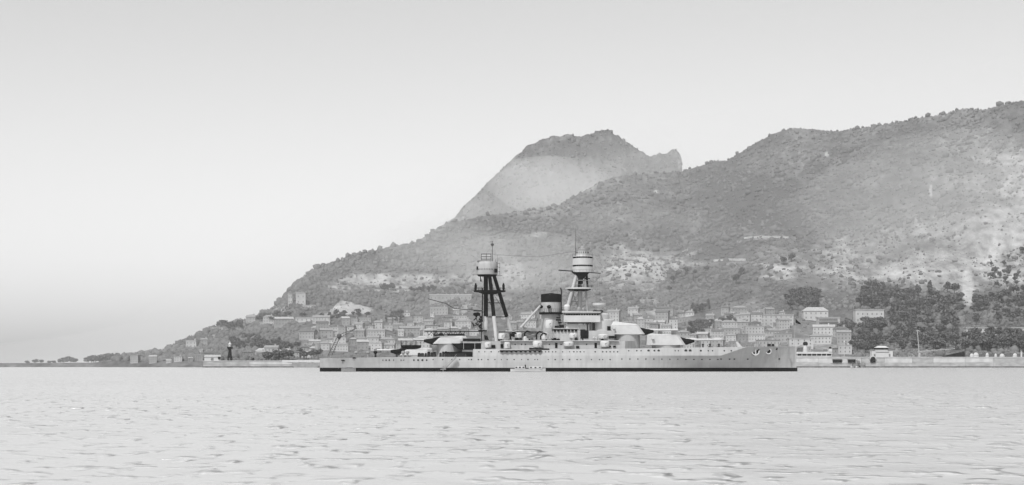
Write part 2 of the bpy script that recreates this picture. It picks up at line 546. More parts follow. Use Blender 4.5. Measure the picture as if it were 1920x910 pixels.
def zknuck(x):
    if x < XBREAK:
        return zdeck(x) - 0.02
    zd = zdeck(x)
    x1, x2 = sx(1350, -10), sx(1396, -7)
    if x < x1: return 6.0
    if x > x2: return zd - 0.05
    t = (x - x1) / (x2 - x1)
    return 6.0 + (zd - 0.05 - 6.0) * t
def half(x, z):
    w, k = hb(x)
    zk, zd = zknuck(x), zdeck(x)
    if z <= 0: return w * (1 + 0.02 * z)
    if z <= zk: return w + (k - w) * (z / zk) ** 1.25
    x1, x2 = sx(1350, -10), sx(1396, -7)
    t = min(max((x - x1) / (x2 - x1), 0), 1)
    return k - (0.55 * (1 - t)) * (z - zk) / max(zd - zk, 0.1)
def stations():
    xs = list(np.linspace(XS, -62, 22)) + list(np.linspace(-58, 22, 22)) + list(np.linspace(25, 84, 34)) + [86, 87.5, 89, 90, 90.7, XB]
    return sorted(set([round(v, 3) for v in xs] + [round(XBREAK - 0.02, 3), round(XBREAK + 0.02, 3)]))
def hull_mesh():
    mb = MB()
    xs = stations()
    rings = []
    for x in xs:
        zk, zd = zknuck(x), zdeck(x)
        zs = [-2.0, 0.0, 0.75, 1.45, 2.6, 4.0, (4.0 + zk) / 2 if zk > 4.4 else zk - 0.3, zk, zd]
        left = [(x, -half(x, z), z) for z in zs]
        right = [(x, half(x, z), z) for z in reversed(zs)]
        rings.append(left + right)
    mb.loft(rings)
    return mb
hull = part(hull_mesh(), 'hull', 'hull')
hull['label'] = 'long light grey hull with black boot topping'
# black boot topping: a thin skin proud of the plating
mb = MB()
for side in (-1, 1):
    xs = stations()
    r = []
    for x in xs:
        r.append([(x, side * (half(x, z) + 0.04), z) for z in (-0.6, 0.0, 0.75, 1.42)] + [(x, side * (half(x, z) - 0.1), z) for z in (1.42, -0.6)])
    mb.loft(r)
mb.tube((XB + 0.02, 0, -0.6), (XB + 0.02, 0, 1.42), 0.4, 0.4, 8)
part(mb, 'boot_topping', 'black', hull)
# planked decks
mb = MB()
for xs in ([x for x in stations() if x <= XBREAK - 0.3], [x for x in stations() if x > XBREAK + 0.01]):
    r = []
    for x in xs:
        b, z = half(x, zdeck(x)) * 0.985, zdeck(x)
        r.append([(x, -b, z - 0.05), (x, b, z - 0.05), (x, b, z + 0.02), (x, -b, z + 0.02)])
    mb.loft(r)
part(mb, 'deck', 'deck')
# guard rails: stanchions and two lines
def rail(px0, px1, inset=0.25, step=4.0, h=1.05):
    m = MB()
    x, pts = sx(px0, -12), []
    while x < sx(px1, -12):
        y = -(half(x, zdeck(x)) - inset)
        m.tube((x, y, zdeck(x)), (x, y, zdeck(x) + h), 0.035, 0.035, 4)
        pts.append((x, y, zdeck(x) + h))
        x += step
    m.path(pts, 0.025, 4)
    m.path([(a, b, c - 0.5) for a, b, c in pts], 0.02, 4)
    part(m, 'guard_rail', 'grey')
rail(615, 880); rail(1190, 1484)

# portholes
port = MB()
port.tube((0, 0.1, 0), (0, -0.05, 0), 0.34, 0.34, 10)
port_me = port.mesh('porthole'); port_me.materials.append(M['glass'])
rimm = MB()
for k in range(10):
    a0, a1 = 2 * math.pi * k / 10, 2 * math.pi * (k + 1) / 10
    rimm.tube((0.37 * math.cos(a0), -0.03, 0.37 * math.sin(a0)), (0.37 * math.cos(a1), -0.03, 0.37 * math.sin(a1)), 0.04, 0.04, 4)
def porthole(px, py, s=1.0, parent=hull):
    y = -14.0
    for _ in range(3):
        x, z = sx(px, y), sz(py, y)
        y = -half(x, z)
    o = link('porthole', port_me, parent)
    o.location = (x, y, z)
    x2 = x + 0.5
    o.rotation_euler = (0, 0, math.atan2(half(x, z) - half(x2, z), 0.5))
    o.scale = (s, 1, s)
random.seed(21)
for px, s in [(718, .7), (724, .9), (730, .9), (738, .7), (752, .7), (757, .6), (776, 1), (784, 1.1), (792, 1.2), (800, 1)]:
    porthole(px, 675.5, s)
for px in [812, 830, 847, 862, 879, 884, 897, 903, 915, 928, 940, 951, 964, 978, 990, 1003, 1008, 1028, 1041, 1055, 1068, 1082, 1089, 1109, 1124, 1130, 1144]:
    porthole(px, 674.5, random.uniform(.6, .85))
for k, px in enumerate(range(1166, 1350, 15)):
    porthole(px, 673.5, .75 if k < 8 else 1.0)
for px in [1352, 1368, 1377, 1402, 1461]:
    porthole(px, 673, 1.15)
for px in [898, 909, 921, 935, 1016, 1023, 1029, 1036, 1042, 1055, 1068, 1076, 1082, 1088, 1095, 1116, 1130, 1137, 1144, 1151, 1158]:
    porthole(px, 660, random.uniform(.6, .9))
for px, s in [(1179, .8), (1194, .9), (1202, .8), (1216, 1.4), (1227, 1.1), (1235, 1.4), (1266, .7), (1272, .7), (1286, 1.7), (1294, 1.7), (1314, 1.2), (1328, .8), (1336, .8), (1358, .9), (1371, .9)]:
    porthole(px, 658.0, s)
# anchor gear at the bow
def on_hull(px, py):
    y = -8.0
    for _ in range(5):
        x, z = sx(px, y), sz(py, y)
        y = -half(x, z)
    return x, y, z
x, y, z = on_hull(1441, 659)
mb = MB()
for k in range(16):
    a0, a1 = 2 * math.pi * k / 16, 2 * math.pi * (k + 1) / 16
    mb.tube((x + 1.0 * math.cos(a0) , y - 0.1, z + 1.0 * math.sin(a0)), (x + 1.0 * math.cos(a1), y - 0.1, z + 1.0 * math.sin(a1)), 0.24, 0.24, 6)
part(mb, 'hawse_pipe', 'pale')
part(MB().tube((x, y + 0.5, z), (x, y - 0.12, z), 0.82, 0.82, 14), 'hawse_hole', 'black')
x, y, z = on_hull(1416, 660)
mb = MB()
mb.tube((x, y - 0.25, z + 1.6), (x + 0.2, y - 0.35, z - 1.2), 0.28, 0.28, 8)
mb.path([(x - 1.5, y - 0.3, z + 0.3), (x - 0.9, y - 0.4, z - 0.9), (x + 0.2, y - 0.45, z - 1.4), (x + 1.2, y - 0.4, z - 0.7), (x + 1.6, y - 0.3, z + 0.5)], 0.26, 8)
part(mb, 'bower_anchor', 'pale')
part(MB().tube((x, y + 0.6, z + 0.2), (x, y - 0.1, z + 0.2), 1.75, 1.75, 14), 'anchor_recess', 'black')
part(MB().box(sx(1438), sx(1444), -3, -1, sz(650), sz(645)).lathe(sx(1448), -2, [(0.5, sz(650)), (0.6, sz(647)), (0.3, sz(645))], 10), 'capstan', 'black')
part(MB().tube(on_hull(1456, 655)[:2] + (sz(655) + .1,), (on_hull(1456, 655)[0], on_hull(1456, 655)[1] - 0.15, sz(655) + .1), 0.45, 0.45, 10), 'mooring_port', 'black')

# main battery turrets
def turret(px_rear, px_front, px_nose, py_top, py_shoulder, py_base, hw, guns, face, gun_tip, py_gun, py_bar_base):
    """face +1 points at the bow, -1 at the stern"""
    zt, zs, zb = sz(py_top), sz(py_shoulder), sz(py_base)
    xr, xf, xn = sx(px_rear), sx(px_front), sx(px_nose)
    L = abs(xf - xr)
    def ring(z, ins, fx, rx):
        w, c = hw - ins, 0.32 * hw
        f_ = xf + face * fx
        r_ = xr + face * rx
        return [(r_ + face * c, -w, z), (f_ - face * c * .6, -w, z), (f_, -w * .72, z), (f_, w * .72, z), (f_ - face * c * .6, w, z), (r_ + face * c, w, z), (r_, w * .6, z), (r_, -w * .6, z)]
    mb = MB()
    r0 = ring(zb, 0, 0, 0)
    r1 = ring(zb + (zs - zb) * .35, 0.12, -0.9 if face else 0, 0.1)
    r2 = ring(zs, 0.35, -2.4, 0.2)
    mb.loft([r0, r1, r2])
    # gently crowned roof plate
    r3 = [(p[0] * 1.0, p[1] * .93, zs + 0.05) for p in ring(zs, 0.35, -2.4, 0.2)]
    r4 = [(p[0], p[1] * .6, zt - (0.0 if (p[0] - xr) * face < L * .6 else (zt - zs) * .55)) for p in ring(zt, 0.6, -3.4, 0.6)]
    mb.loft([r3, r4])
    t = part(mb, 'main_turret', 'pale')
    # roof hood over the gun ports
    for gy in ([-2.6, 0, 2.6] if guns == 3 else [-2.0, 2.0]):
        g = MB()
        gz = sz(py_gun, gy)
        gx0, gx1 = xf - face * 3.0, sx(gun_tip)
        g.tube((gx0, gy, gz), (gx0 + (gx1 - gx0) * .45, gy, gz + 0.02), 0.62, 0.52, 12)
        g.tube((gx0 + (gx1 - gx0) * .45, gy, gz + 0.02), (gx1, gy, gz + 0.1), 0.46, 0.34, 12)
        g.tube((gx1 - face * 0.6, gy, gz + 0.1), (gx1 + face * 0.05, gy, gz + 0.1), 0.42, 0.42, 12)
        part(g, 'gun_barrel', 'pale', t, True)
        b = MB()
        b.tube((xf - face * 2.8, gy, gz - 0.2), (xf - face * 0.2, gy, gz - 0.7), 1.45, 1.35, 10)
        b.tube((xf - face * 0.2, gy, gz - 0.7), (xf + face * 3.4, gy, gz - 0.3), 1.35, 0.6, 10)
        part(b, 'blast_bag', 'black', t)
    part(MB().tube((xr + face * 2.2, -hw - 0.9, zs - 0.9), (xr + face * 2.2, hw + 0.9, zs - 0.9), 0.5, 0.5, 10), 'rangefinder_arm', 'pale', t)
    cx = xr + face * L * .52
    part(MB().lathe(cx, 0, [(hw * .98, sz(py_bar_base) - 0.3), (hw * .98, zb + 0.05)], 28), 'barbette', 'hull', None, True)
    return t
t = turret(1139, 1208, 1222, 603, 611, 627.5, 5.2, 2, 1, 1270, 619.2, 652); t['label'] = 'raised forward turret with two guns'
t = turret(1211, 1284, 1300, 626, 630, 647.5, 5.6, 3, 1, 1350, 637.5, 653); t['label'] = 'lower forward turret with three guns'
t = turret(876, 812, 806, 630, 634, 645, 5.0, 2, -1, 775, 637.2, 671); t['label'] = 'raised after turret with two guns'
t = turret(812, 750, 744, 653, 656, 666.5, 5.6, 3, -1, 708, 657, 672); t['label'] = 'lower after turret with three guns'
# dark canvas tub on the aft turret
mb = MB()
mb.lathe(sx(771), -1, [(2.2, sz(655)), (3.3, sz(653.5)), (3.85, sz(651)), (3.95, sz(647.5)), (3.7, sz(647.5)), (3.0, sz(651.5))], 20)
for a in range(0, 360, 60):
    mb.tube((sx(771) + 3.65 * math.cos(math.radians(a)), -1 + 3.65 * math.sin(math.radians(a)), sz(653)), (sx(771) + 3.8 * math.cos(math.radians(a)), -1 + 3.8 * math.sin(math.radians(a)), sz(639)), 0.16 if a == 180 else 0.08, None, 5)
part(mb, 'gun_tub', 'black')
# black blocks put in as the awning shade on the quarterdeck by the after turrets
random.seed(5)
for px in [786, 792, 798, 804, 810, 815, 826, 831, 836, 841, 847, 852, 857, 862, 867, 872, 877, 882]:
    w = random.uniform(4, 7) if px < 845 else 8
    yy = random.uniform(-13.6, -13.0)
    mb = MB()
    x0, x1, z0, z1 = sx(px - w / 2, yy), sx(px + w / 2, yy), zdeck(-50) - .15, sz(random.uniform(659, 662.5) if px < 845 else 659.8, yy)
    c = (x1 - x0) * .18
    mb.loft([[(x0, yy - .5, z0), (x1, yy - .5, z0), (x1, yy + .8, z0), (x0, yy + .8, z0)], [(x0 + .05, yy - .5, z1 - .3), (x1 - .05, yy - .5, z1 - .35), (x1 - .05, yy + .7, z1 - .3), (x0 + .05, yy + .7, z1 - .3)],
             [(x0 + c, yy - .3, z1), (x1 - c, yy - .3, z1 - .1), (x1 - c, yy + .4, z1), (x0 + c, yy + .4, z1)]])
    part(mb, 'awning_shade_block', 'black')
for px, py in [(704, 666), (744, 665), (756, 665), (764, 665), (690, 668), (668, 668)]:
    mb = MB().lathe(sx(px, -11), -11, [(0.35, zdeck(-60) - .3), (0.38, zdeck(-60) + 1.2), (0.75, zdeck(-60) + 1.5), (0.7, zdeck(-60) + 2.1), (0.2, zdeck(-60) + 2.3)], 10)
    part(mb, 'deck_ventilator', 'black' if px in (704, 744) else 'grey')
# catapult with struts on the raised after turret
mb = MB()
for yy in (-0.8, 0.8):
    mb.box(sx(796), sx(905), yy - .12, yy + .12, sz(622.5), sz(621))
    mb.box(sx(812), sx(868), yy - .12, yy + .12, sz(629), sz(627.5))
    for k in range(8):
        xa, xb = sx(800 + k * 9), sx(809 + k * 9)
        mb.tube((xa, yy, sz(622)), ((xa + xb) / 2, yy, sz(628.5)), .1, None, 4)
        mb.tube(((xa + xb) / 2, yy, sz(628.5)), (xb, yy, sz(622)), .1, None, 4)
mb.prism([(sx(812), sz(630)), (sx(833), sz(630)), (sx(829), sz(624)), (sx(822), sz(627))], -1.6, 1.6)
mb.box(sx(839), sx(871), -2.4, 2.4, sz(629.5), sz(626.5))
mb.tube((sx(844), 0, sz(622)), (sx(844), 0, sz(610)), .12, None, 5)
part(mb, 'catapult', 'black')
# shelter deck aft: slab on pillars, black solids put in as shade above and below
y0 = -11.5
mb = MB()
mb.box(sx(868, y0), sx(902, y0), y0, 11, sz(643.5, y0), sz(641, y0))
part(mb, 'shelter_deck', 'pale')
part(MB().box(sx(868, y0), sx(901, y0), y0 - .3, y0 + 1.5, sz(640.2, y0), sz(635.0, y0)), 'overhang_shade_slab', 'black')  # black slab standing in for the shade of the deck overhang
part(MB().box(sx(862, y0), sx(901, y0), y0 + 1.2, 10, sz(655.5, y0), sz(643.6, y0)).prism([(sx(846, y0), sz(644, y0)), (sx(862, y0), sz(644, y0)), (sx(862, y0), sz(655, y0)), (sx(858, y0), sz(655, y0))], y0 + 2, 8), 'recess_shade_box', 'black')  # solid black fill painted as the shade under the shelter deck
for px in (869, 890):
    part(MB().box(sx(px, y0), sx(px + .6, y0), y0, y0 + .3, sz(655, y0), sz(643.6, y0)), 'pillar', 'pale')

# casemate deck house along the shelter deck
y0 = -11.2
mb = MB()
mb.loft([[(sx(902, y0), y0, sz(656, y0)), (sx(1172, y0), y0, sz(656, y0)), (sx(1188), -6, sz(656)), (sx(1188), 6, sz(656)), (sx(1172, y0), -y0, sz(656, y0)), (sx(902, y0), -y0, sz(656, y0))],
         [(sx(902, y0), y0, sz(640, y0)), (sx(1172, y0), y0, sz(640, y0)), (sx(1188), -6, sz(640)), (sx(1188), 6, sz(640)), (sx(1172, y0), -y0, sz(640, y0)), (sx(902, y0), -y0, sz(640, y0))]])
part(mb, 'deckhouse', 'hull')
part(MB().box(sx(938, y0), sx(1160, y0), y0 - .9, 11, sz(639.8, y0), sz(638.6, y0)), 'boat_deck', 'pale')
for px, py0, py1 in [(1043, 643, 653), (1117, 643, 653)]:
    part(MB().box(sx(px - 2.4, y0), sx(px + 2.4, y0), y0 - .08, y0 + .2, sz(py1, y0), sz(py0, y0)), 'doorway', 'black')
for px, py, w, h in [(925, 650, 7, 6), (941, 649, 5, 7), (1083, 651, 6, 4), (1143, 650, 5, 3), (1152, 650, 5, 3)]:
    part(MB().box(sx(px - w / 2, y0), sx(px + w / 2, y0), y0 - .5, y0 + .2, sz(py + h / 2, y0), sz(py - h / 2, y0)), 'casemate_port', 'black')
for px in (966, 978, 985, 1030, 1052, 1060, 1100):
    o = link('porthole', port_me, ship); o.location = (sx(px, y0), y0 - .02, sz(646, y0)); o.scale = (.8, 1, .8)
# secondary guns under pale canvas hoods (two tiers)
def hood(px, py, w, h, y, m='white'):
    cx, cz = sx(px, y), sz(py, y)
    W, H = w * .1 * 2.04 / 2 * 1.0, h * .204 / 2
    mb = MB().lathe(cx, y, [(W * .92, cz - H), (W, cz - H * .7), (W, cz + H * .55), (W * .88, cz + H * .88), (W * .55, cz + H)], 12, 1, .8)
    g = part(mb, 'canvas_hood', m, None, True)
    mb = MB().tube((cx, y - W * .6, cz), (cx + W * 0.4, y - W * .8 - 1.8, cz + .3), .14, .1, 6)
    part(mb, 'secondary_gun_barrel', 'grey', g)
for px, py, w, h in [(915, 647, 12, 10), (951, 647.5, 11, 12), (1008, 645.5, 18, 12), (1066, 645, 19, 9), (1134, 645, 17, 11)]:
    hood(px, py, w, h, y0 - .9)
for px, py, w, h in [(941, 630.5, 13, 11), (972, 628.5, 13, 10), (1021, 630, 15, 12), (1075, 629.5, 15, 9), (1131, 631, 18, 8), (1030, 608, 15, 15)]:
    hood(px, py, w, h, -9.0)
# ship's boats on the boat deck with dark covers and davits
def ship_boat(px0, px1, py, y, m):
    x0, x1, z = sx(px0, y), sx(px1, y), sz(py, y)
    r = []
    for t in np.linspace(0, 1, 9):
        b = 1.2 * math.sin(math.pi * min(max(t, .02), .98)) ** .55
        x = x0 + (x1 - x0) * t
        zz = z + .35 * (2 * t - 1) ** 2
        r.append([(x, y - b * .25, zz - 1.1), (x, y - b, zz), (x, y - b * .9, zz + .15), (x, y + b * .9, zz + .15), (x, y + b, zz), (x, y + b * .25, zz - 1.1)])
    part(MB().loft(r), 'ship_boat', m)
for a in [(955, 985, 627, -7, 'black'), (980, 1006, 628.5, -8.5, 'grey'), (985, 1012, 623, -6, 'hull'), (948, 972, 622, -4, 'pale')]:
    ship_boat(*a)
for px, py in [(983, 626), (1006, 627), (1014, 630), (957, 629)]:
    part(MB().path([(sx(px, -9.5), -9.5, sz(637, -9.5)), (sx(px, -9.5), -9.6, sz(py, -9.5)), (sx(px + 5, -9.5), -10.0, sz(py - 5, -9.5)), (sx(px + 11, -9.5), -10.6, sz(py - 3, -9.5))], .3, 6), 'boat_davit', 'black')
part(MB().box(sx(935, -8), sx(1018, -8), -8, -7.7, sz(623.5, -8), sz(621.8, -8)), 'awning_rail', 'black')
# boat boom stowed along the side with its strops
x0, x1, yb = sx(937, -16), sx(1016, -16), -15.6
mb = MB().tube((x0, yb, sz(658.5, yb)), (x1, yb, sz(658), yb) if False else (x1, yb, sz(658, yb)), .32, .22, 8)
for k in range(9):
    xx = x0 + (x1 - x0) * (k + .5) / 9
    mb.lathe(xx, yb, [(.1, sz(661, yb)), (.5, sz(660, yb)), (.55, sz(658.6, yb)), (.1, sz(658, yb))], 8)
part(mb, 'boat_boom', 'black')
part(MB().tube((sx(992, -14), -14.8, sz(654, -14)), (sx(1030, -14), -14.8, sz(655, -14)), .3, .25, 8), 'spare_spar', 'black')
# accommodation ladder down to the water
mb = MB()
for dy in (0, .9):
    mb.tube((sx(856, -17), -16.6 - dy, sz(669, -17)), (sx(834, -17), -16.6 - dy, sz(692, -17)), .16, None, 5)
    mb.tube((sx(856, -17), -16.6 - dy, sz(665, -17)), (sx(834, -17), -16.6 - dy, sz(688, -17)), .06, None, 5)
for k in range(14):
    t = k / 13
    mb.box(sx(856 - 22 * t, -17) - .2, sx(856 - 22 * t, -17) + .2, -17.5, -16.6, sz(669 + 23 * t, -17) - .04, sz(669 + 23 * t, -17) + .04)
mb.box(sx(826, -17), sx(836, -17), -18, -16, sz(693.5, -17), sz(692, -17))
mb.tube((sx(831, -17), -17, sz(693, -17)), (sx(830, -17), -17, -.6), .25, None, 5)
mb.prism([(sx(826, -17), sz(690, -17)), (sx(835, -17), sz(692, -17)), (sx(832, -17), sz(686, -17))], -17.8, -16.4)
part(mb, 'accommodation_ladder', 'grey')

# ---- forward superstructure and bridge
mb = MB().box(sx(1036), sx(1150), -9, 9, sz(640), sz(621))
part(mb, 'bridge_house', 'hull')
for k in range(7):
    part(MB().lathe(sx(1040.5 + k * 6.6, -9), -9.05, [(.48, sz(622, -9)), (.52, sz(620, -9)), (.48, sz(617.8, -9))], 8), 'awning_support', 'black')
part(MB().box(sx(1034), sx(1084), -9.2, 9.2, sz(618), sz(616.6)), 'upper_deck', 'hull')
part(MB().box(sx(1060), sx(1084), -6, 6, sz(616.6), sz(606)), 'chart_house', 'pale')
for px, py, w, h in [(1044, 613, 8, 4), (1053, 612, 9, 6), (1050, 605.5, 7, 3), (1047, 600, 9, 3), (1047, 596, 8, 2)]:
    part(MB().tube((sx(px - w / 2, -6), -6, sz(py, -6)), (sx(px + w / 2, -6), -6, sz(py, -6)), h * .1, None, 8), 'flag_locker', 'black')
# armoured conning tower, rounded
part(MB().lathe(sx(1126), 0, [(5.4, sz(640)), (5.4, sz(601)), (4.8, sz(599.5))], 28), 'conning_tower', 'pale', None, True)
part(MB().lathe(sx(1126), 0, [(3.4, sz(600)), (3.4, sz(590)), (2.4, sz(586)), (.6, sz(583))], 22), 'armoured_hood', 'pale', None, True)
mb = MB()
for k in range(9):
    a = math.radians(200 + k * 17)
    mb.tube((sx(1126) + 5.42 * math.cos(a), 5.42 * math.sin(a), sz(632)), (sx(1126) + 5.42 * math.cos(a), 5.42 * math.sin(a), sz(632) + .5), .22, None, 5)
part(mb, 'vision_slit', 'black')
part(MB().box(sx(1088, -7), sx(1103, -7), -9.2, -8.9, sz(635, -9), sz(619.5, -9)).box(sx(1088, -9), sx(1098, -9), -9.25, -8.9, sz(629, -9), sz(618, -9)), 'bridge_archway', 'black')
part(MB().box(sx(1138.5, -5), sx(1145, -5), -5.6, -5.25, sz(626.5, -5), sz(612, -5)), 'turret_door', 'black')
part(MB().box(sx(1141, -9), sx(1156, -9), -9.6, -9.0, sz(635, -9), sz(630, -9)), 'signal_rack', 'black')
# enclosed navigating bridge with a row of windows
mb = MB().box(sx(1056), sx(1124), -7, 7, sz(605), sz(592.5))
part(mb, 'bridge_apron', 'pale')
part(MB().box(sx(1058), sx(1121), -6.8, 6.8, sz(592.5), sz(587.5)), 'bridge_window_band', 'grey')
for k in range(13):
    px = 1060 + k * 4.9
    part(MB().box(sx(px, -7), sx(px + (3.5 if k > 4 else 4.5), -7), -6.9, -6.7, sz(591.8, -7), sz(588.6, -7)), 'bridge_window', 'black')
part(MB().prism([(sx(1053), sz(587.4)), (sx(1124), sz(587.4)), (sx(1126), sz(585.5)), (sx(1053), sz(584.5))], -7.3, 7.3), 'bridge_roof', 'pale')
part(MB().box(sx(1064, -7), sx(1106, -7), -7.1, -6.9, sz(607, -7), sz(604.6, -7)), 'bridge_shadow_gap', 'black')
for px in (1094, 1099, 1104, 1113):
    part(MB().tube((sx(px, -6), -6.5, sz(620, -6)), (sx(px, -6), -6.5, sz(605, -6)), .25 if px < 1110 else .5, None, 6), 'bridge_pillar', 'grey' if px < 1110 else 'black')
part(MB().tube((sx(1103, -6), -6, sz(607)), (sx(1103, -6), -6, sz(600)), .2, None, 6).lathe(sx(1104, -6), -6, [(.9, sz(607)), (1.0, sz(604.5)), (.3, sz(603))], 10), 'signal_lamp', 'black')
# rangefinder on the bridge wing
mb = MB().lathe(sx(1123), -2, [(1.4, sz(584)), (1.2, sz(578)), (2.5, sz(573)), (2.6, sz(569.5)), (2.2, sz(568.8))], 20)
part(mb, 'director_tub', 'white', None, True)
part(MB().lathe(sx(1121), -2, [(1.9, sz(585)), (1.9, sz(582.5))], 16), 'director_base', 'black')
part(MB().lathe(sx(1062.5), -5, [(.6, sz(586)), (1.2, sz(580)), (1.3, sz(575.5)), (.8, sz(572))], 14), 'searchlight', 'white', None, True)
for px in (1060, 1068):
    part(MB().lathe(sx(px + 25), -6, [(.5, sz(586)), (.6, sz(580)), (.35, sz(578))], 8), 'lookout_seat', 'grey')

# ---- funnel
fx = sx(1033)
mb = MB()
def oval(z, a, b): return [(fx + a * math.cos(2 * math.pi * k / 28), b * math.sin(2 * math.pi * k / 28), z) for k in range(28)]
mb.loft([oval(sz(640), 3.7, 3.2), oval(sz(566), 3.7, 3.2)])
fun = part(mb, 'funnel', 'hull', None, True)
mb = MB()
mb.loft([oval(sz(567), 3.78, 3.3), oval(sz(552.5), 3.85, 3.35), oval(sz(552.3), 3.4, 2.9), oval(sz(556), 3.4, 2.9)])
part(mb, 'funnel_cap', 'black', fun)
mb = MB()
for a in (0, 90, 180, 270):
    c = math.radians(a)
    mb.tube((fx, 0, sz(550.5)), (fx + 3.6 * math.cos(c), 3.1 * math.sin(c), sz(552.6)), .18, None, 5)
part(mb, 'funnel_grating', 'black', fun)
part(MB().path([(fx + 3.9, -1, sz(588)), (fx + 4.0, -1, sz(546)), (fx + 3.7, -1, sz(540))], .22, 6), 'steam_pipe', 'black', fun)
part(MB().lathe(fx, 0, [(4.3, sz(590)), (4.6, sz(588)), (4.6, sz(586)), (4.0, sz(586))], 24), 'funnel_platform', 'black', fun)
for px in (1014, 1029):
    part(MB().lathe(sx(px), -3.8, [(.5, sz(579)), (.8, sz(577)), (.8, sz(574.5)), (.3, sz(573))], 10), 'searchlight', 'black', fun)
mb = MB()
for k in range(17):
    a = math.pi * (1 + k / 16)
    mb.tube((fx + 4.6 * math.cos(a), 4.6 * math.sin(a), sz(586)), (fx + 4.6 * math.cos(a), 4.6 * math.sin(a), sz(580)), .05, None, 4)
mb.path([(fx + 4.6 * math.cos(math.pi * (1 + k / 16)), 4.6 * math.sin(math.pi * (1 + k / 16)), sz(580)) for k in range(17)], .05, 4)
part(mb, 'platform_rail', 'black', fun)
# boat crane boom leaning aft from the funnel, with its tackle
part(MB().tube((sx(1013, -4), -5, sz(574)), (sx(976, -4), -8, sz(616)), .35, .5, 8), 'boat_crane', 'hull')
mb = MB()
for px, py in [(985, 620), (996, 620), (1008, 618)]:
    mb.tube((sx(1012, -4), -5, sz(575)), (sx(px, -4), -7.5, sz(py)), .06, None, 4)
part(mb, 'crane_tackle', 'wire')

# ---- foremast: tripod with platform and a three-storey control top
fm = MB()
def leg(mb, px0, py0, y0, px1, py1, y1, r0, r1): return mb.tube((sx(px0, y0), y0, sz(py0, y0)), (sx(px1, y1), y1, sz(py1, y1)), r0, r1, 12)
mast = part(leg(MB(), 1086, 600, 0, 1089, 510, 0, 1.0, .85), 'foremast', 'hull', None, True)
part(leg(MB(), 1061, 588, -4.5, 1082, 511, -1.6, .75, .6), 'tripod_leg', 'hull', mast, True)
part(leg(MB(), 1064, 588, 4.5, 1082, 511, 1.6, .75, .6), 'tripod_leg', 'hull', mast, True)
part(leg(MB(), 1102, 588, -3.0, 1096, 511, -1.3, .4, .35), 'mast_ladder', 'grey', mast, True)
def disc(px, py0, py1, r, n=26, y=0): return MB().lathe(sx(px), y, [(r * .92, sz(py1)), (r, sz(py1) + .1), (r, sz(py0))], n)
part(leg(MB(), 1088, 541, -.3, 1089, 511, -.3, 1.02, 1.0), 'upper_mast', 'black', mast, True)
part(leg(MB(), 1101, 541, .5, 1099, 511, .5, .55, .6), 'upper_strut', 'black', mast, True)
part(disc(1087, 540, 543, 5.6), 'searchlight_platform', 'pale', mast)
part(MB().prism([(sx(1064), sz(543)), (sx(1108), sz(543)), (sx(1100), sz(546)), (sx(1072), sz(546))], -4.0, 4.0), 'platform_bracket', 'black', mast)
for px, y in [(1063, -1.5), (1092, -4.8), (1110, 1)]:
    part(MB().lathe(sx(px), y, [(.35, sz(540)), (.5, sz(537)), (.5, sz(534.5)), (.2, sz(533.5))], 10), 'searchlight', 'grey', mast)
mb = MB()
for k in range(24):
    a, b2 = 2 * math.pi * k / 24, 2 * math.pi * (k + 1) / 24
    c = (sx(1087) + 5.5 * math.cos(a), 5.5 * math.sin(a)); d = (sx(1087) + 5.5 * math.cos(b2), 5.5 * math.sin(b2))
    mb.tube(c + (sz(540),), c + (sz(535),), .04, None, 4).tube(c + (sz(535),), d + (sz(535),), .04, None, 4)
part(mb, 'platform_rail', 'grey', mast)
part(MB().prism([(sx(1072), sz(510.5)), (sx(1106), sz(510.5)), (sx(1102), sz(515)), (sx(1094), sz(523)), (sx(1088), sz(524)), (sx(1078), sz(515))], -2.6, 2.6), 'top_bracket', 'black', mast)
part(MB().tube((sx(1047), -1, sz(507)), (sx(1126), -1, sz(513)), .2, .16, 6), 'signal_yard', 'black', mast)
part(MB().box(sx(1096, -1), sx(1106, -1), -2, -1.4, sz(524), sz(522)), 'bracket_lamp', 'black', mast)
part(MB().lathe(sx(1092.5), 0, [(3.9, sz(511)), (3.9, sz(500.5)), (3.5, sz(500.3)), (3.5, sz(497.5)), (3.9, sz(497.3)), (3.85, sz(485)), (3.4, sz(484.8)), (3.4, sz(482)), (3.75, sz(481.8)), (3.6, sz(480.5))], 30), 'control_top', 'pale', mast, True)
mb = MB()
for zz in (499, 483.5):
    for k in range(15):
        a = math.radians(186 + k * 12)
        mb.tube((sx(1092.5) + 3.62 * math.cos(a), 3.62 * math.sin(a), sz(zz + 1.3)), (sx(1092.5) + 3.62 * math.cos(a), 3.62 * math.sin(a), sz(zz - 1.3)), .30, None, 4)
part(mb, 'control_top_windows', 'black', mast)['kind'] = 'stuff'
part(MB().lathe(sx(1092), 0, [(2.4, sz(480.5)), (2.4, sz(470))], 24), 'rangefinder_house', 'pale', mast, True)
part(MB().lathe(sx(1092), 0, [(2.6, sz(470)), (2.6, sz(468.3)), (1.2, sz(467)), (.7, sz(463)), (.2, sz(461))], 24), 'top_roof', 'grey', mast)
mb = MB()
for k in range(8):
    a = math.radians(196 + k * 20)
    mb.tube((sx(1092) + 2.41 * math.cos(a), 2.41 * math.sin(a), sz(475.5)), (sx(1092) + 2.41 * math.cos(a), 2.41 * math.sin(a), sz(472.5)), .2, None, 4)
part(mb, 'rangefinder_slits', 'black', mast)['kind'] = 'stuff'
part(MB().tube((sx(1079), 1, sz(482)), (sx(1079), 1, sz(428)), .14, .06, 6), 'topmast', 'wire', mast)

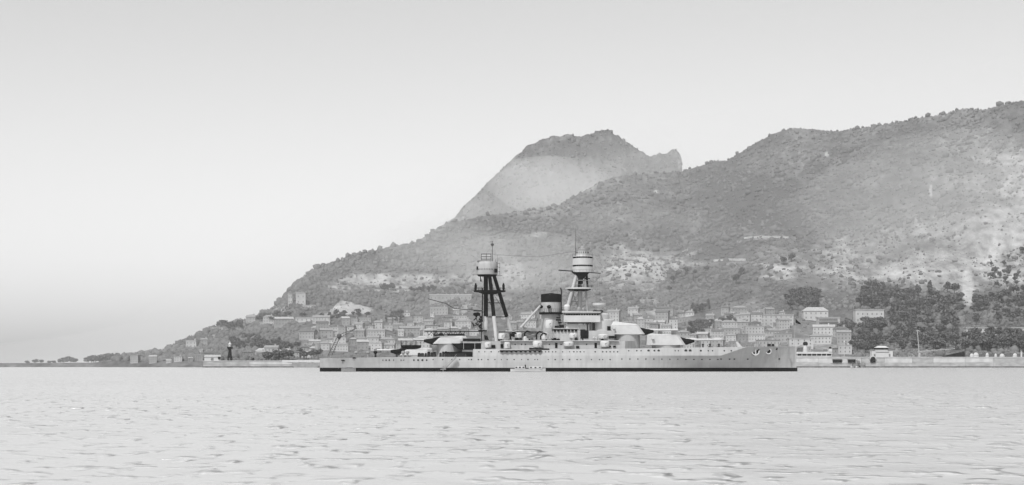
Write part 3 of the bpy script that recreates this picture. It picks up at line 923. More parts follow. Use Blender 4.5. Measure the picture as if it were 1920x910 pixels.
part(disc(1089, 525.5, 527, 2.6), 'lookout_platform', 'grey', mast)
mb = MB()
for y in (-4, 4):
    mb.tube((sx(1066), y * .8, sz(566)), (sx(1087), 0, sz(566)), .16, None, 5)
    mb.tube((sx(1062), y, sz(586)), (sx(1086), 0, sz(548)), .1, None, 4)
    mb.tube((sx(1073), y * .6, sz(546)), (sx(1087), 0, sz(586)), .1, None, 4)
mb.tube((sx(1100), -2.5, sz(566)), (sx(1087), 0, sz(566)), .12, None, 5)
for k in range(7):
    mb.tube((sx(1101 - k * .8) - .3, -2.9 + k * .2, sz(584 - k * 10)), (sx(1101 - k * .8) + .5, -2.9 + k * .2, sz(582 - k * 10)), .12, None, 4)
part(mb, 'mast_bracing', 'grey', mast)
mb = MB()
for rr_, cz_, h_ in ((4.15, 511, 4.5), (3.95, 481.5, 4.0), (2.75, 468.5, 3)):
    for k in range(20):
        a, b2 = 2 * math.pi * k / 20, 2 * math.pi * (k + 1) / 20
        c = (sx(1092.5) + rr_ * math.cos(a), rr_ * math.sin(a)); d = (sx(1092.5) + rr_ * math.cos(b2), rr_ * math.sin(b2))
        mb.tube(c + (sz(cz_),), c + (sz(cz_ - h_),), .035, None, 3).tube(c + (sz(cz_ - h_),), d + (sz(cz_ - h_),), .035, None, 3)
part(mb, 'control_top_rail', 'wire', mast)

# ---- mainmast: heavy black tripod
mm = part(leg(MB(), 911, 594, 0, 911, 516, 0, .85, .85), 'mainmast', 'black', None, True)
part(leg(MB(), 926, 594, -2.2, 918, 516, -1.2, .75, .7), 'tripod_leg', 'black', mm, True)
part(leg(MB(), 950, 594, 2.2, 926, 516, 1.0, .75, .7), 'tripod_leg', 'black', mm, True)
part(leg(MB(), 911, 642, 0, 911, 593.5, 0, .86, .86), 'lower_mast', 'pale', mm, True)
part(leg(MB(), 931, 642, -3.4, 926, 593.5, -2.2, .7, .76), 'lower_leg', 'pale', mm, True)
part(leg(MB(), 962, 634, 3.2, 950, 593.5, 2.2, .6, .76), 'lower_leg', 'pale', mm, True)
part(MB().box(sx(911), sx(952), -2.4, -2.1, sz(595.5), sz(594)), 'cross_brace', 'black', mm)
part(leg(MB(), 904, 600, -1, 905, 540, -1, .22, .22), 'mast_ladder', 'black', mm)
part(disc(918, 545, 548, 6.1), 'searchlight_platform', 'black', mm)
part(MB().lathe(sx(918), 0, [(2.4, sz(552)), (4.6, sz(548.1))], 22), 'platform_bracket', 'black', mm)
for px, y in [(892, 0), (922, -3.0), (944, 0)]:
    part(MB().lathe(sx(px), y, [(.25, sz(545)), (.45, sz(542)), (.5, sz(536)), (.2, sz(531))], 10), 'searchlight', 'black', mm)
part(MB().tube((sx(900.5), -2.5, sz(523.5)), (sx(903.5), -2.5, sz(523.5)), 1.05, 1.05, 14), 'range_clock', 'black', mm)
part(MB().tube((sx(902.5), -3.0, sz(523.5)), (sx(904.0), -3.0, sz(523.5)), .8, .8, 14), 'clock_face', 'pale', mm)
part(MB().lathe(sx(913.5), 0, [(3.4, sz(518.5)), (3.9, sz(515.5)), (3.6, sz(515))], 26), 'top_underside', 'black', mm)
part(MB().lathe(sx(912.5), 0, [(3.95, sz(515.2)), (4.1, sz(511)), (4.15, sz(499)), (4.0, sz(493)), (3.8, sz(491))], 30), 'control_top', 'hull', mm, True)
mb = MB()
for k in range(12):
    a = math.radians(205 + k * 9)
    mb.tube((sx(912.5) + 4.14 * math.cos(a), 4.14 * math.sin(a), sz(506.5)), (sx(912.5) + 4.14 * math.cos(a), 4.14 * math.sin(a), sz(504.8)), .16, None, 4)
mb.box(sx(893.5, -2), sx(896.5, -2), -2.6, -1.2, sz(506.5), sz(500.5))
mb.box(sx(928, -3), sx(931, -3), -3.6, -2.8, sz(508), sz(505))
part(mb, 'control_top_windows', 'black', mm)['kind'] = 'stuff'
part(MB().box(sx(895), sx(921), -2.8, 2.8, sz(491), sz(489.5)), 'top_roof', 'wire', mm)
part(MB().box(sx(902.5), sx(921), -2, 2, sz(489.5), sz(477)), 'rangefinder_house', 'pale', mm)
mb = MB()
for py in (477, 482, 486.5):
    mb.box(sx(902), sx(921.5), -2.12, -2.0, sz(py + .6), sz(py - .6))
for px in (902.5, 912, 920.5):
    mb.box(sx(px - .5), sx(px + .5), -2.16, -2.0, sz(488), sz(476.5))
part(mb, 'house_framing', 'wire', mm)
part(MB().tube((sx(923), 1, sz(490)), (sx(923), 1, sz(452)), .16, .1, 6).lathe(sx(923), 1, [(.2, sz(461)), (.65, sz(459.5)), (.65, sz(457)), (.2, sz(456))], 8).tube((sx(919), 1, sz(453.5)), (sx(925), 1, sz(453.5)), .1, None, 4), 'topmast', 'wire', mm)
part(MB().tube((sx(933), -1, sz(478)), (sx(933), -1, sz(515)), .06, None, 4).tube((sx(886), 0, sz(515.5)), (sx(942), 0, sz(517)), .1, None, 4), 'signal_yard', 'wire', mm)
mb = MB()
for k in range(24):
    a, b2 = 2 * math.pi * k / 24, 2 * math.pi * (k + 1) / 24
    c = (sx(918) + 6.0 * math.cos(a), 6.0 * math.sin(a)); d = (sx(918) + 6.0 * math.cos(b2), 6.0 * math.sin(b2))
    mb.tube(c + (sz(545),), c + (sz(540),), .04, None, 3).tube(c + (sz(540),), d + (sz(540),), .04, None, 3)
part(mb, 'platform_rail', 'black', mm)
mb = MB()
mb.tube((sx(911), 0, sz(568)), (sx(942), 1.5, sz(568)), .16, None, 5).tube((sx(911), 0, sz(568)), (sx(923), -1.8, sz(568)), .14, None, 5)
mb.tube((sx(911), 0, sz(552)), (sx(924), -1.9, sz(580)), .1, None, 4).tube((sx(924), -1.5, sz(550)), (sx(945), 1.9, sz(582)), .08, None, 4)
for px in (929, 933, 937):
    mb.tube((sx(px), -1.5, sz(516)), (sx(px), -1.5, sz(486 + (px - 929))), .07, None, 4)
for py in (492, 499, 507):
    mb.tube((sx(929), -1.5, sz(py)), (sx(938), -1.5, sz(py + 4)), .08, None, 4)
mb.box(sx(927, -3), sx(933, -3), -3.4, -2.2, sz(512), sz(505))
part(mb, 'mast_bracing', 'black', mm)
# loading boom swung out aft from the mainmast
part(MB().path([(sx(904), -2, sz(583)), (sx(853), -8, sz(580)), (sx(838), -10, sz(571)), (sx(805), -13, sz(562.5))], .17, 6), 'cargo_boom', 'wire', mm)
part(MB().box(sx(888), sx(903.5), -3, 1, sz(584), sz(583)).lathe(sx(894), -1.5, [(.8, sz(593)), (1.35, sz(591)), (1.4, sz(588)), (.7, sz(586.5))], 12), 'winch_platform', 'black', mm)
mb = MB()
random.seed(3)
for k in range(16):
    x, z, yy = sx(random.uniform(889, 904)), sz(random.uniform(595, 616)), random.uniform(-3, 0)
    mb.tube((x, yy, z), (x + random.uniform(-1.2, 1.2), yy, z + random.uniform(-1.5, 1.5)), random.uniform(.12, .4), None, 5)
mb.tube((sx(903), -1, sz(642)), (sx(903), -1, sz(595)), .18, None, 5)
mb.tube((sx(892), -2, sz(594)), (sx(902), -1.5, sz(622)), .15, None, 5)
mb.box(sx(897), sx(913), -4, 1, sz(621.5), sz(619.5))
part(mb, 'aft_winch_gear', 'black')
part(MB().prism([(sx(908), sz(629)), (sx(914), sz(630)), (sx(917), sz(638)), (sx(909), sz(638))], -5, -3), 'tarpaulin', 'black')
# deck clutter amidships
random.seed(9)
for k in range(44):
    px = random.uniform(925, 1140)
    y = random.uniform(-10.5, -3)
    w, h = random.uniform(3, 8), random.uniform(3, 9)
    m = random.choice(['grey', 'pale', 'black', 'black', 'hull'])
    x0, z0 = sx(px, y), sz(638.6, -11)
    mb = MB().lathe(x0, y, [(w * .1, z0), (w * .1, z0 + h * .15), (w * .06, z0 + h * .2)], 8)
    part(mb, 'deck_locker', m)
# wireless aerials and stays
mb = MB()
for y in (-1.2, 1.2):
    mb.path([(sx(1090), y, sz(470)), (sx(1010), y, sz(482)), (sx(925), y, sz(478))], .035, 3)
for a, b in [((1079, 440), (1180, 606)), ((923, 460), (806, 622)), ((1090, 512), (1146, 600)), ((914, 517), (860, 630)), ((1079, 435), (1240, 640))]:
    mb.tube((sx(a[0]), 0, sz(a[1])), (sx(b[0]), 0, sz(b[1])), .025, None, 3)
for px in (1050, 1057, 1120, 1124):
    mb.tube((sx(px), -1, sz(509)), (sx(px + (8 if px < 1090 else -2)), -5, sz(588)), .025, None, 3)
part(mb, 'rigging', 'wire')
# stern: aircraft crane, ensign staff, jackstaff
mb = MB()
a, b, c = (sx(618), 0, sz(667)), (sx(636), 0, sz(630)), (sx(669), 0, sz(615.5))
for dy in (-.6, .6):
    mb.tube((a[0] - .6, dy, a[2]), (b[0] - .5, dy * .6, b[2]), .12, None, 5).tube((a[0] + .8, dy, a[2]), (b[0] + .5, dy * .6, b[2]), .12, None, 5)
    mb.tube((b[0], dy * .6, b[2] + .4), (c[0], 0, c[2]), .12, None, 5).tube((b[0], dy * .6, b[2] - .8), (c[0], 0, c[2]), .12, None, 5)
for k in range(8):
    t = k / 8
    mb.tube((a[0] - .6 + (b[0] - a[0]) * t, 0, a[2] + (b[2] - a[2]) * t), (a[0] + .8 + (b[0] - a[0]) * (t + .12), 0, a[2] + (b[2] - a[2]) * (t + .12)), .08, None, 4)
mb.lathe(b[0], 0, [(.4, b[2] - 1.2), (.9, b[2] - .4), (.9, b[2] + .4), (.3, b[2] + .9)], 8)
mb.tube(c, (c[0], 0, c[2] - 3), .05, None, 4)
part(mb, 'aircraft_crane', 'wire')
part(MB().tube((sx(604.5), 0, sz(667)), (sx(599), 0, sz(644)), .1, .06, 5), 'ensign_staff', 'wire')
fl = MB()
fl.loft([[(sx(599.5), -.06, sz(645)), (sx(599.5), .06, sz(645)), (sx(600.5), .06, sz(653)), (sx(600.5), -.06, sz(653))],
         [(sx(595), -.5, sz(643)), (sx(595), -.38, sz(643)), (sx(596), -.38, sz(657)), (sx(596), -.5, sz(657))],
         [(sx(590.5), .1, sz(640)), (sx(590.5), .22, sz(640)), (sx(591), .22, sz(655)), (sx(591), .1, sz(655))]])
part(fl, 'ensign', 'grey')
part(MB().tube((sx(1489), 0, sz(651)), (sx(1491.5), 0, sz(594)), .07, .04, 5), 'jackstaff', 'hull')
fl = MB()
fl.loft([[(sx(1491.5), -.04, sz(597.5)), (sx(1491.5), .04, sz(597.5)), (sx(1491.5), .04, sz(605)), (sx(1491.5), -.04, sz(605))],
         [(sx(1496), -.5, sz(602.5)), (sx(1496), -.42, sz(602.5)), (sx(1496), -.42, sz(607.5)), (sx(1496), -.5, sz(607.5))],
         [(sx(1502), .2, sz(607)), (sx(1502), .26, sz(607)), (sx(1502), .26, sz(608.5)), (sx(1502), .2, sz(608.5))]])
part(fl, 'jack', 'black')
for px, py, w in [(665, 671.5, 8), (645, 676, 10)]:
    x, y, z = on_hull(px, py)
    part(MB().box(x - w * .1, x + w * .1, y - .1, y + .2, z - .22, z + .22), 'stern_fairlead', 'black')
part(MB().tube((sx(632, -9), -9, sz(671.8, -9)), (sx(702, -13), -12.5, sz(670.6, -12)), .12, None, 5), 'stowed_boom', 'black')
part(MB().prism([(sx(1383, -9), zdeck(70)), (sx(1392, -9), zdeck(70)), (sx(1383, -9), sz(641, -9)), (sx(1380, -9), sz(641, -9))], -9.0, -8.2), 'breakwater', 'white')
for px in (1300, 1305, 1318, 1331, 1348, 1360, 1368, 1400, 1410, 1425, 1462, 1478):
    part(MB().lathe(sx(px, -7), -7 if px < 1400 else -5, [(.25, zdeck(60)), (.3, zdeck(60) + .9), (.45, zdeck(60) + 1.0), (.4, zdeck(60) + 1.4)], 8), 'mooring_bitt', 'black' if px in (1331, 1348, 1318) else 'grey')

# ------------------------------------------------------------------ boats beside the ship
def launch(name, label, px0, px1, y, hull_m, top_m, h=1.1, cabin=None, dark=False):
    Yd = SD + y
    X0, X1 = (px0 - 960) * Yd / F, (px1 - 960) * Yd / F
    t = thing(name, label, 'boat', ((X0 + X1) / 2, Yd, 0))
    L = X1 - X0
    r = []
    for k in range(13):
        u = k / 12
        b = 1.35 * math.sin(math.pi * min(max(.06 + .88 * u, .02), .98)) ** .5 * (1 if u < .5 else 1 - .5 * (u - .5))
        x = -L / 2 + L * u
        zt = h + .35 * max(0, u - .5) ** 1.5 * 2
        r.append([(x, -b * .5, -.4), (x, -b * .9, .25), (x, -b, zt), (x, -b * .85, zt), (x, b * .85, zt), (x, b, zt), (x, b * .9, .25), (x, b * .5, -.4)])
    MB().loft(r).build('hull', M[hull_m], t)
    MB().path([(-L / 2 + L * k / 12, -1.38 * math.sin(math.pi * min(max(.06 + .88 * k / 12, .02), .98)) ** .5 * (1 if k < 6 else 1 - .5 * (k / 12 - .5)), h + .02 + .35 * max(0, k / 12 - .5) ** 1.5 * 2) for k in range(13)], .07, 5).build('gunwale', M['grey' if not dark else 'black'], t)
    for c0, c1, hh in (cabin or []):
        MB().loft([[(L * c0, -1.0, h), (L * c1, -1.0, h), (L * c1, 1.0, h), (L * c0, 1.0, h)], [(L * c0 + .15, -.95, h + hh), (L * c1 - .15, -.95, h + hh), (L * c1 - .15, .95, h + hh), (L * c0 + .15, .95, h + hh)]]).build('canopy', M[top_m], t)
        for k in range(3):
            xx = L * (c0 + (c1 - c0) * (k + .5) / 3)
            MB().box(xx - .35, xx + .35, -1.06, -.9, h + hh * .3, h + hh * .75).build('window', M['glass'], t)
    for k in range(4):
        xx = -L * .38 + L * .76 * k / 3
        MB().box(xx - .12, xx + .12, -1.1, 1.1, h - .02, h + .06).build('thwart', M['deck'], t)
    return t
t = launch('motor_launch', 'pale motor launch with white canopies lying alongside the battleship amidships', 957, 1023, -21.5, 'pale', 'white', 1.05, [(-.38, -.08, 1.0), (.02, .40, .9)])
MB().tube((-1.0, -.3, 1.0), (-1.0, -.3, 2.6), .3, .2, 8).build('exhaust_stack', M['black'], t)
launch('work_lighter', 'low black work lighter under the battleship stern', 600, 640, -13, 'black', 'black', 1.15, None, True)
launch('pulling_boat', 'small grey pulling boat just forward of the black lighter at the stern', 640, 667, -16.5, 'grey', 'pale', 1.2, [(-.1, .3, .5)])

# ------------------------------------------------------------------ harbour mole
MD = 1440.0
def mx(px, Y=MD): return (px - 960) * Y / F
def mz(py, Y=MD): return EYE + (HOR - py) * Y / F
def mole(name, label, px0, px1, top, Y, depth, seg, group=None):
    zt = mz(top, Y)
    t = thing(name, label, 'harbour wall', (mx((px0 + px1) / 2, Y), Y, 0))
    cx = mx((px0 + px1) / 2, Y)
    x0, x1 = mx(px0, Y) - cx, mx(px1, Y) - cx
    MB().box(x0, x1, .25, depth, -2, zt - .5).build('core', M['stone'], t)
    MB().box(x0 - .4, x1 + .4, -.5, depth + .4, -2.2, .9).build('footing', M['stonedark'], t)
    MB().box(x0 - .3, x1 + .3, -.35, depth + .3, zt - .5, zt).build('coping', M['stonepale'], t)
    x = x0
    rr = random.Random(4)
    while x < x1 - 2:
        w = min(rr.uniform(seg * .6, seg * 1.4), x1 - x)
        zm = .9 + (zt - 1.4) * rr.uniform(.38, .45)
        MB().box(x + .12, x + w - .12, rr.uniform(-.08, 0), .3, .85, zm - .06).build('stone_panel', M['stone'], t)
        MB().box(x + .12, x + w - .12, rr.uniform(-.05, .05), .3, zm + .06, zt - .5).build('stone_panel', M[rr.choice(['stone', 'stonepale'])], t)
        x += w
    return t
mole('harbour_mole', 'low stone mole carrying the black lighthouse, left of the battleship stern', 381, 640, 676.5, 1460, 12, 16)
mole('quay_wall', 'long pale stone quay wall running right from behind the battleship bow', 1340, 2150, 669.5, 1440, 25, 26)
def quay(name, label, cat, px, py=669.5, Y=1452.0, group=None, rz=0):
    return thing(name, label, cat, (mx(px, Y), Y, mz(py, 1440)), rz, group)
K = 1452.0 / F        # metres per photo pixel on the quay
# lighthouse on the mole end
lh = thing('lighthouse', 'black lighthouse tower with wide gallery on the end of the low mole', 'lighthouse', (mx(431, 1465), 1465, mz(676.5, 1460)))
MB().lathe(0, 0, [(1.75, -.3), (1.6, 1.2), (1.35, 5.2), (1.1, 8.6)], 20).build('tower', M['black'], lh)
MB().lathe(0, 0, [(1.3, 8.5), (2.1, 9.6), (2.15, 10.6), (2.0, 10.6)], 20).build('gallery', M['black'], lh)
MB().lathe(0, 0, [(1.0, 10.4), (1.0, 12.4)], 12).build('lantern', M['pale'], lh)
MB().lathe(0, 0, [(1.35, 12.4), (1.0, 13.2), (.25, 13.9), (.08, 14.8)], 12).build('lantern_roof', M['pale'], lh)
MB().lathe(0, 0, [(1.9, -.4), (1.95, 3.0), (1.5, 4.0), (1.55, 4.3), (1.3, 4.3)], 20).build('base_band', M['black'], lh)
MB().box(-.45, .45, -2.0, -1.5, .2, 2.2).build('door', M['wire'], lh)
def quay_left(name, label, cat, px, group=None):
    return thing(name, label, cat, (mx(px, 1465), 1465, mz(676.5, 1460)), 0, group)
t = quay_left('beacon_ball', 'dark round beacon on a short post just left of the lighthouse', 'beacon', 411)
MB().tube((0, 0, -.2), (0, 0, 1.2), .3, .2, 8).build('post', M['grey'], t)
MB().lathe(0, 0, [(.4, 1.0), (1.0, 1.5), (1.1, 2.2), (.7, 2.9), (.2, 3.1)], 14).build('ball', M['black'], t)
t = quay_left('mooring_post', 'dark mooring post on the mole right of the lighthouse', 'bollard', 475)
MB().lathe(0, 0, [(.7, -.2), (.6, 1.4), (.8, 1.6), (.8, 2.0), (.3, 2.2)], 12).build('shaft', M['black'], t)
MB().tube((-1.0, 0, 1.1), (1.0, 0, 1.1), .2, None, 8).build('cross_bar', M['black'], t)
t = quay_left('store_shed', 'small pale shed with a pitched roof on the mole behind the lighthouse', 'shed', 398)
MB().box(-6, 6, 0, 5, -.2, 2.8).build('wall', M['stonepale'], t)
MB().loft([[(-6.4, -.4, 2.8), (6.4, -.4, 2.8), (6.4, 5.4, 2.8), (-6.4, 5.4, 2.8)], [(-6.2, 2.4, 4.4), (6.2, 2.4, 4.4), (6.2, 2.6, 4.4), (-6.2, 2.6, 4.4)]]).build('roof', M['roof_c'], t)
MB().box(-1, 1, -.1, .1, 0, 2.2).build('door', M['window'], t)
t = thing('moored_barge', 'pale flat-topped barge moored at the mole just left of the stern', 'barge', (mx(575, 1445), 1445, 0))
MB().loft([[(-9, -3, -.5), (7, -3, -.5), (7, 3, -.5), (-9, 3, -.5)], [(-11, -3.2, 3.6), (13, -3.2, 3.6), (13, 3.2, 3.6), (-11, 3.2, 3.6)]]).build('hull', M['grey'], t)
MB().box(-18, 22, -3.6, 3.6, 4.2, 5.6).build('awning', M['white'], t)
for xx in (-16, -6, 6, 16):
    MB().tube((xx * .6, -3, 3.5), (xx, -3, 4.3), .15, None, 6).build('awning_post', M['grey'], t)

# things on the quay, right of the bow
t = quay('quay_shed', 'long low pale quay shed with dark openings right of the bow', 'shed', 1527)
MB().box(-33 * K, 33 * K, 0, 9, -.3, 1.0).build('base_wall', M['stone'], t)
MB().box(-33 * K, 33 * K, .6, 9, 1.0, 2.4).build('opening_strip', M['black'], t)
MB().box(-33.5 * K, 33.5 * K, -.6, 9.4, 2.4, 3.9).build('roof_slab', M['pale'], t)
for k in range(8):
    MB().box((-33 + k * 9.2) * K, (-33 + k * 9.2) * K + .5, 0, .5, 1.0, 2.4).build('pier', M['stonepale'], t)
MB().box(27 * K, 33 * K, -1, 6, 3.9, 6.2).build('gatehouse', M['pale'], t)
MB().lathe(30 * K, 1, [(1.0, 6.2), (.9, 7.2), (.3, 7.8)], 10).build('gatehouse_cap', M['black'], t)
t = quay('quay_crane', 'short white quay crane with black hood right of the bow', 'crane', 1510, 663, 1455)
MB().lathe(0, 0, [(1.9, 0), (1.7, 3.5), (1.3, 6.2)], 12).build('pedestal', M['pale'], t)
MB().lathe(0, 0, [(1.2, 6.0), (1.9, 6.8), (1.8, 8.2), (.8, 9.0)], 12).build('hood', M['black'], t)
MB().tube((0, 0, 7.5), (-7, -1, 4.6), .5, .3, 8).build('jib', M['grey'], t)
MB().prism([(-7.5, 0), (-2.0, 0), (-2.0, 4.5), (-5.5, 4.0)], 0, 3).build('engine_cover', M['wire'], t)
t = quay('lamp_post', 'tall thin pale pole standing on the quay between shed and dinghies', 'pole', 1583, 669)
MB().tube((0, 0, -.3), (0, 0, 11), .2, .12, 8).build('shaft', M['pale'], t)
MB().lathe(0, 0, [(.2, 10.9), (.5, 11.2), (.4, 12.0), (.1, 12.3)], 8).build('lamp_head', M['pale'], t)
MB().lathe(0, 0, [(.6, -.3), (.5, .7), (.25, .9)], 8).build('base', M['grey'], t)
t = quay('white_pavilion', 'white harbour pavilion with dark domed awning on the quay', 'pavilion', 1654)
MB().box(-19 * K, 20 * K, 0, 8, -.3, 4.4).build('wall', M['wall_d'], t)
MB().box(-11 * K, 11 * K, 1, 7, 4.4, 6.0).build('upper_storey', M['wall_d'], t)
MB().box(-11.5 * K, 12 * K, .6, 7.4, 5.7, 7.0).build('awning', M['black'], t)
MB().loft([[(-12 * K, .4, 7.0), (13 * K, .4, 7.0), (13 * K, 7.6, 7.0), (-12 * K, 7.6, 7.0)], [(-6 * K, 2, 8.4), (6 * K, 2, 8.4), (6 * K, 6, 8.4), (-6 * K, 6, 8.4)]]).build('roof', M['wall_d'], t)
MB().box(-12 * K, 13 * K, -.08, .2, 3.2, 3.9).build('window_strip', M['window'], t)
for k in (-1, 1):
    MB().box(k * 14 * K - .6, k * 14 * K + .6, -.08, .2, .2, 2.2).build('window', M['window'], t)
t = thing('quay_archway', 'dark round-headed archway in the quay wall below the white pavilion', 'archway', (mx(1637, 1439), 1439, mz(680, 1439)))
pr = [(-1.9, 0)] + [(-1.9 * math.cos(math.pi * k / 10), 2.4 + 1.9 * math.sin(math.pi * k / 10)) for k in range(11)] + [(1.9, 0)]
MB().prism(pr, .1, .75).build('opening', M['black'], t)
for k in range(9):
    a = math.pi * (k + .5) / 9
    MB().box(-.35, .35, 0, .8, -.3, .3).build('voussoir', M['stonepale'], t).matrix_basis = __import__('mathutils').Matrix.Translation((-2.25 * math.cos(a), 0, 2.4 + 2.25 * math.sin(a))) @ __import__('mathutils').Matrix.Rotation(-a, 4, 'Y')
t = quay('cargo_derrick', 'tall pale derrick mast with level boom standing on the quay', 'derrick', 1724)
MB().tube((0, 0, -.3), (-1.6, 0, 20.5), .42, .28, 8).build('mast', M['stone'], t)
MB().tube((0, 0, 4.2), (27, 0, 6.2), .28, .2, 8).build('boom', M['stone'], t)
MB().tube((-1.5, 0, 20), (27, 0, 6.2), .06, None, 5).build('topping_lift', M['stone'], t)
MB().lathe(0, 0, [(1.0, -.3), (.9, 2.4), (.5, 3.0)], 10).build('base', M['stone'], t)
MB().box(-2.4, 0, -.3, .3, 19.5, 20.1).build('mast_head', M['stone'], t)
t = quay('coal_heap', 'black wedge-shaped coal heap on the quay', 'coal heap', 1790)
MB().loft([[(-24 * K, -1, -.2), (19 * K, -1, -.2), (19 * K, 7, -.2), (-24 * K, 7, -.2)], [(-10 * K, 0, 1.6), (18.5 * K, 0, 2.6), (18.5 * K, 6, 2.6), (-10 * K, 6, 1.6)], [(2 * K, 1, 2.7), (18 * K, 1, 4.1), (18 * K, 5, 4.1), (2 * K, 5, 2.7)]]).build('heap', M['black'], t)
MB().box(19 * K, 19 * K + .5, -1.2, 7.2, -.2, 4.5).build('retaining_board', M['wire'], t)
for k, (px, w, h) in enumerate([(1822, 7, 2.6), (1830, 10, 3.4), (1851, 6, 3.2), (1867, 5, 2.6), (1879, 9, 2.4), (1903, 8, 2.8)]):
    names = ['leftmost', 'second', 'third', 'fourth', 'fifth', 'rightmost']
    t = quay('covered_cargo', f'pale canvas-covered cargo heap right of the coal, {names[k]} of six', 'cargo', px, 669.5, 1450, 'covered cargo heaps on the quay')
    MB().lathe(0, 0, [(w * K * .55, -.2), (w * K * .5, h * .5), (w * K * .3, h * .9), (w * K * .1, h)], 12, 1, .8).build('canvas', M['stonepale'], t)
    MB().path([(w * K * .53 * math.cos(a / 6 * math.pi), w * K * .43 * math.sin(a / 6 * math.pi), .25 * h) for a in range(13)], .08, 5).build('lashing', M['wire'], t)
t = quay('harbour_rail_fence', 'dark low fence along the quay behind the covered cargo', 'fence', 1868, 669.5, 1458)
for k in range(24):
    MB().box(-52 * K + k * 4.5 * K, -52 * K + k * 4.5 * K + 1.6, 0, .2, -.2, 2.4).build('board', M['wire'], t)
for zz in (.5, 1.9):
    MB().box(-52 * K, 56 * K, .2, .35, zz, zz + .25).build('fence_rail', M['wire'], t)
t = quay('quay_post', 'white upright post at the far right end of the quay', 'post', 1915, 669.5, 1446)
MB().box(-.5, .5, -.5, .5, -.2, 3.4).build('shaft', M['white'], t)
MB().lathe(0, 0, [(.8, 3.4), (.7, 3.8), (.2, 4.1)], 8).build('cap', M['white'], t)
# dark niches and moored dinghies at the foot of the quay wall
for k, (px, w, nm) in enumerate([(1570, 17, 'nearest the bow'), (1597, 14, 'beside the dinghies')]):
    t = thing('boat_niche', f'dark boat niche in the quay wall, {nm}', 'niche', (mx(px, 1439), 1439, mz(680, 1439)))
    MB().box(-w * K / 2, w * K / 2, .1, .8, 0, 2.4).build('opening', M['black'], t)
    MB().box(-w * K / 2 - .4, w * K / 2 + .4, -.05, .85, 2.4, 2.9).build('lintel', M['stone'], t)
for k, (px, tone, nm) in enumerate([(1598, 'white', 'left'), (1607, 'white', 'middle'), (1617, 'grey', 'right')]):
    t = thing('dinghy', f'small {tone} dinghy below the quay right of the bow, {nm} one of three', 'boat', (mx(px, 1432), 1432 - k, 0), math.radians(60), 'dinghies below the quay')
    r = []
    for u in np.linspace(0, 1, 7):
        b = .9 * math.sin(math.pi * (.08 + .86 * u)) ** .6
        r.append([(-2.6 + 5.2 * u, -b * .5, -.2), (-2.6 + 5.2 * u, -b, 1.1), (-2.6 + 5.2 * u, b, 1.1), (-2.6 + 5.2 * u, b * .5, -.2)])
    MB().loft(r).build('hull', M[tone], t)
    MB().box(-.3, .3, -.8, .8, 1.1, 1.25).build('thwart', M['deck'], t)
    MB().tube((.3, 0, 1), (.3, 0, 6.5 if k == 1 else 4.5), .09, .06, 5).build('mast', M['wire'], t)
t = thing('landing_stage', 'small dark landing stage with steps by the dinghies', 'landing stage', (mx(1610, 1437), 1437, 0))
MB().box(-5, 5, -1.5, 1.5, 1.5, 2.0).build('platform', M['wire'], t)
for xx in (-4.5, 0, 4.5):
    MB().tube((xx, -1.2, -1), (xx, -1.2, 3.4), .2, None, 6).build('pile', M['black'], t)
for k in range(5):
    MB().box(-1.2, 1.2, 1.0 + k * .3, 1.6 + k * .3, 2.0 + k * .8, 2.3 + k * .8).build('step', M['stone'], t)

# ------------------------------------------------------------------ the town
def house_meshes(w, d, st, roof, wm, rm):
    h = st * 3.3 + .6
    out = {}
    q = MB().box(-w / 2, w / 2, -d / 2, d / 2, -5, h).mesh('wall'); q.materials.append(M[wm]); out['wall'] = q
    r = MB()
    if roof == 'gable':
        r.loft([[(-w / 2 - .5, -d / 2 - .5, h), (w / 2 + .5, -d / 2 - .5, h), (w / 2 + .5, d / 2 + .5, h), (-w / 2 - .5, d / 2 + .5, h)],
                [(-w / 2 - .3, -.1, h + d * .28), (w / 2 + .3, -.1, h + d * .28), (w / 2 + .3, .1, h + d * .28), (-w / 2 - .3, .1, h + d * .28)]])
    elif roof == 'hip':
        r.loft([[(-w / 2 - .5, -d / 2 - .5, h), (w / 2 + .5, -d / 2 - .5, h), (w / 2 + .5, d / 2 + .5, h), (-w / 2 - .5, d / 2 + .5, h)],
                [(-w / 2 + d * .4, -.1, h + d * .26), (w / 2 - d * .4, -.1, h + d * .26), (w / 2 - d * .4, .1, h + d * .26), (-w / 2 + d * .4, .1, h + d * .26)]])
    else:
        r.box(-w / 2 - .25, w / 2 + .25, -d / 2 - .25, d / 2 + .25, h, h + .9)
    q = r.mesh('roof'); q.materials.append(M[rm]); out['roof'] = q
    q = MB().box(w * .2, w * .2 + 1.1, -.6, .6, h, h + (d * .28 + 1.4 if roof != 'flat' else 2.6)).mesh('chimney'); q.materials.append(M[wm]); out['chimney'] = q
    n = MB()
    nx = max(2, int(w / 3.1))
    for f in range(st):
        z = .9 + f * 3.3
        for k in range(nx):
            x = -w / 2 + w * (k + .5) / nx
            n.box(x - .45, x + .45, -d / 2 - .06, -d / 2 + .1, z + .2, z + 1.7)
        for k in range(max(1, int(d / 4))):
            y = -d / 2 + d * (k + .5) / max(1, int(d / 4))
            for sgn in (-1, 1):
                n.box(sgn * w / 2 - .06, sgn * w / 2 + .06, y - .5, y + .5, z + .1, z + 1.9)
    q = n.mesh('window_rows'); q.materials.append(M['window']); out['window_rows'] = q
    return out
ST = {1: 'one-storey', 2: 'two-storey', 3: 'three-storey', 4: 'four-storey', 5: 'five-storey'}
TONE = {'wall_a': 'pale', 'wall_b': 'grey', 'wall_c': 'dark', 'wall_d': 'white'}
PROTO = {}
random.seed(31)
KINDS = []
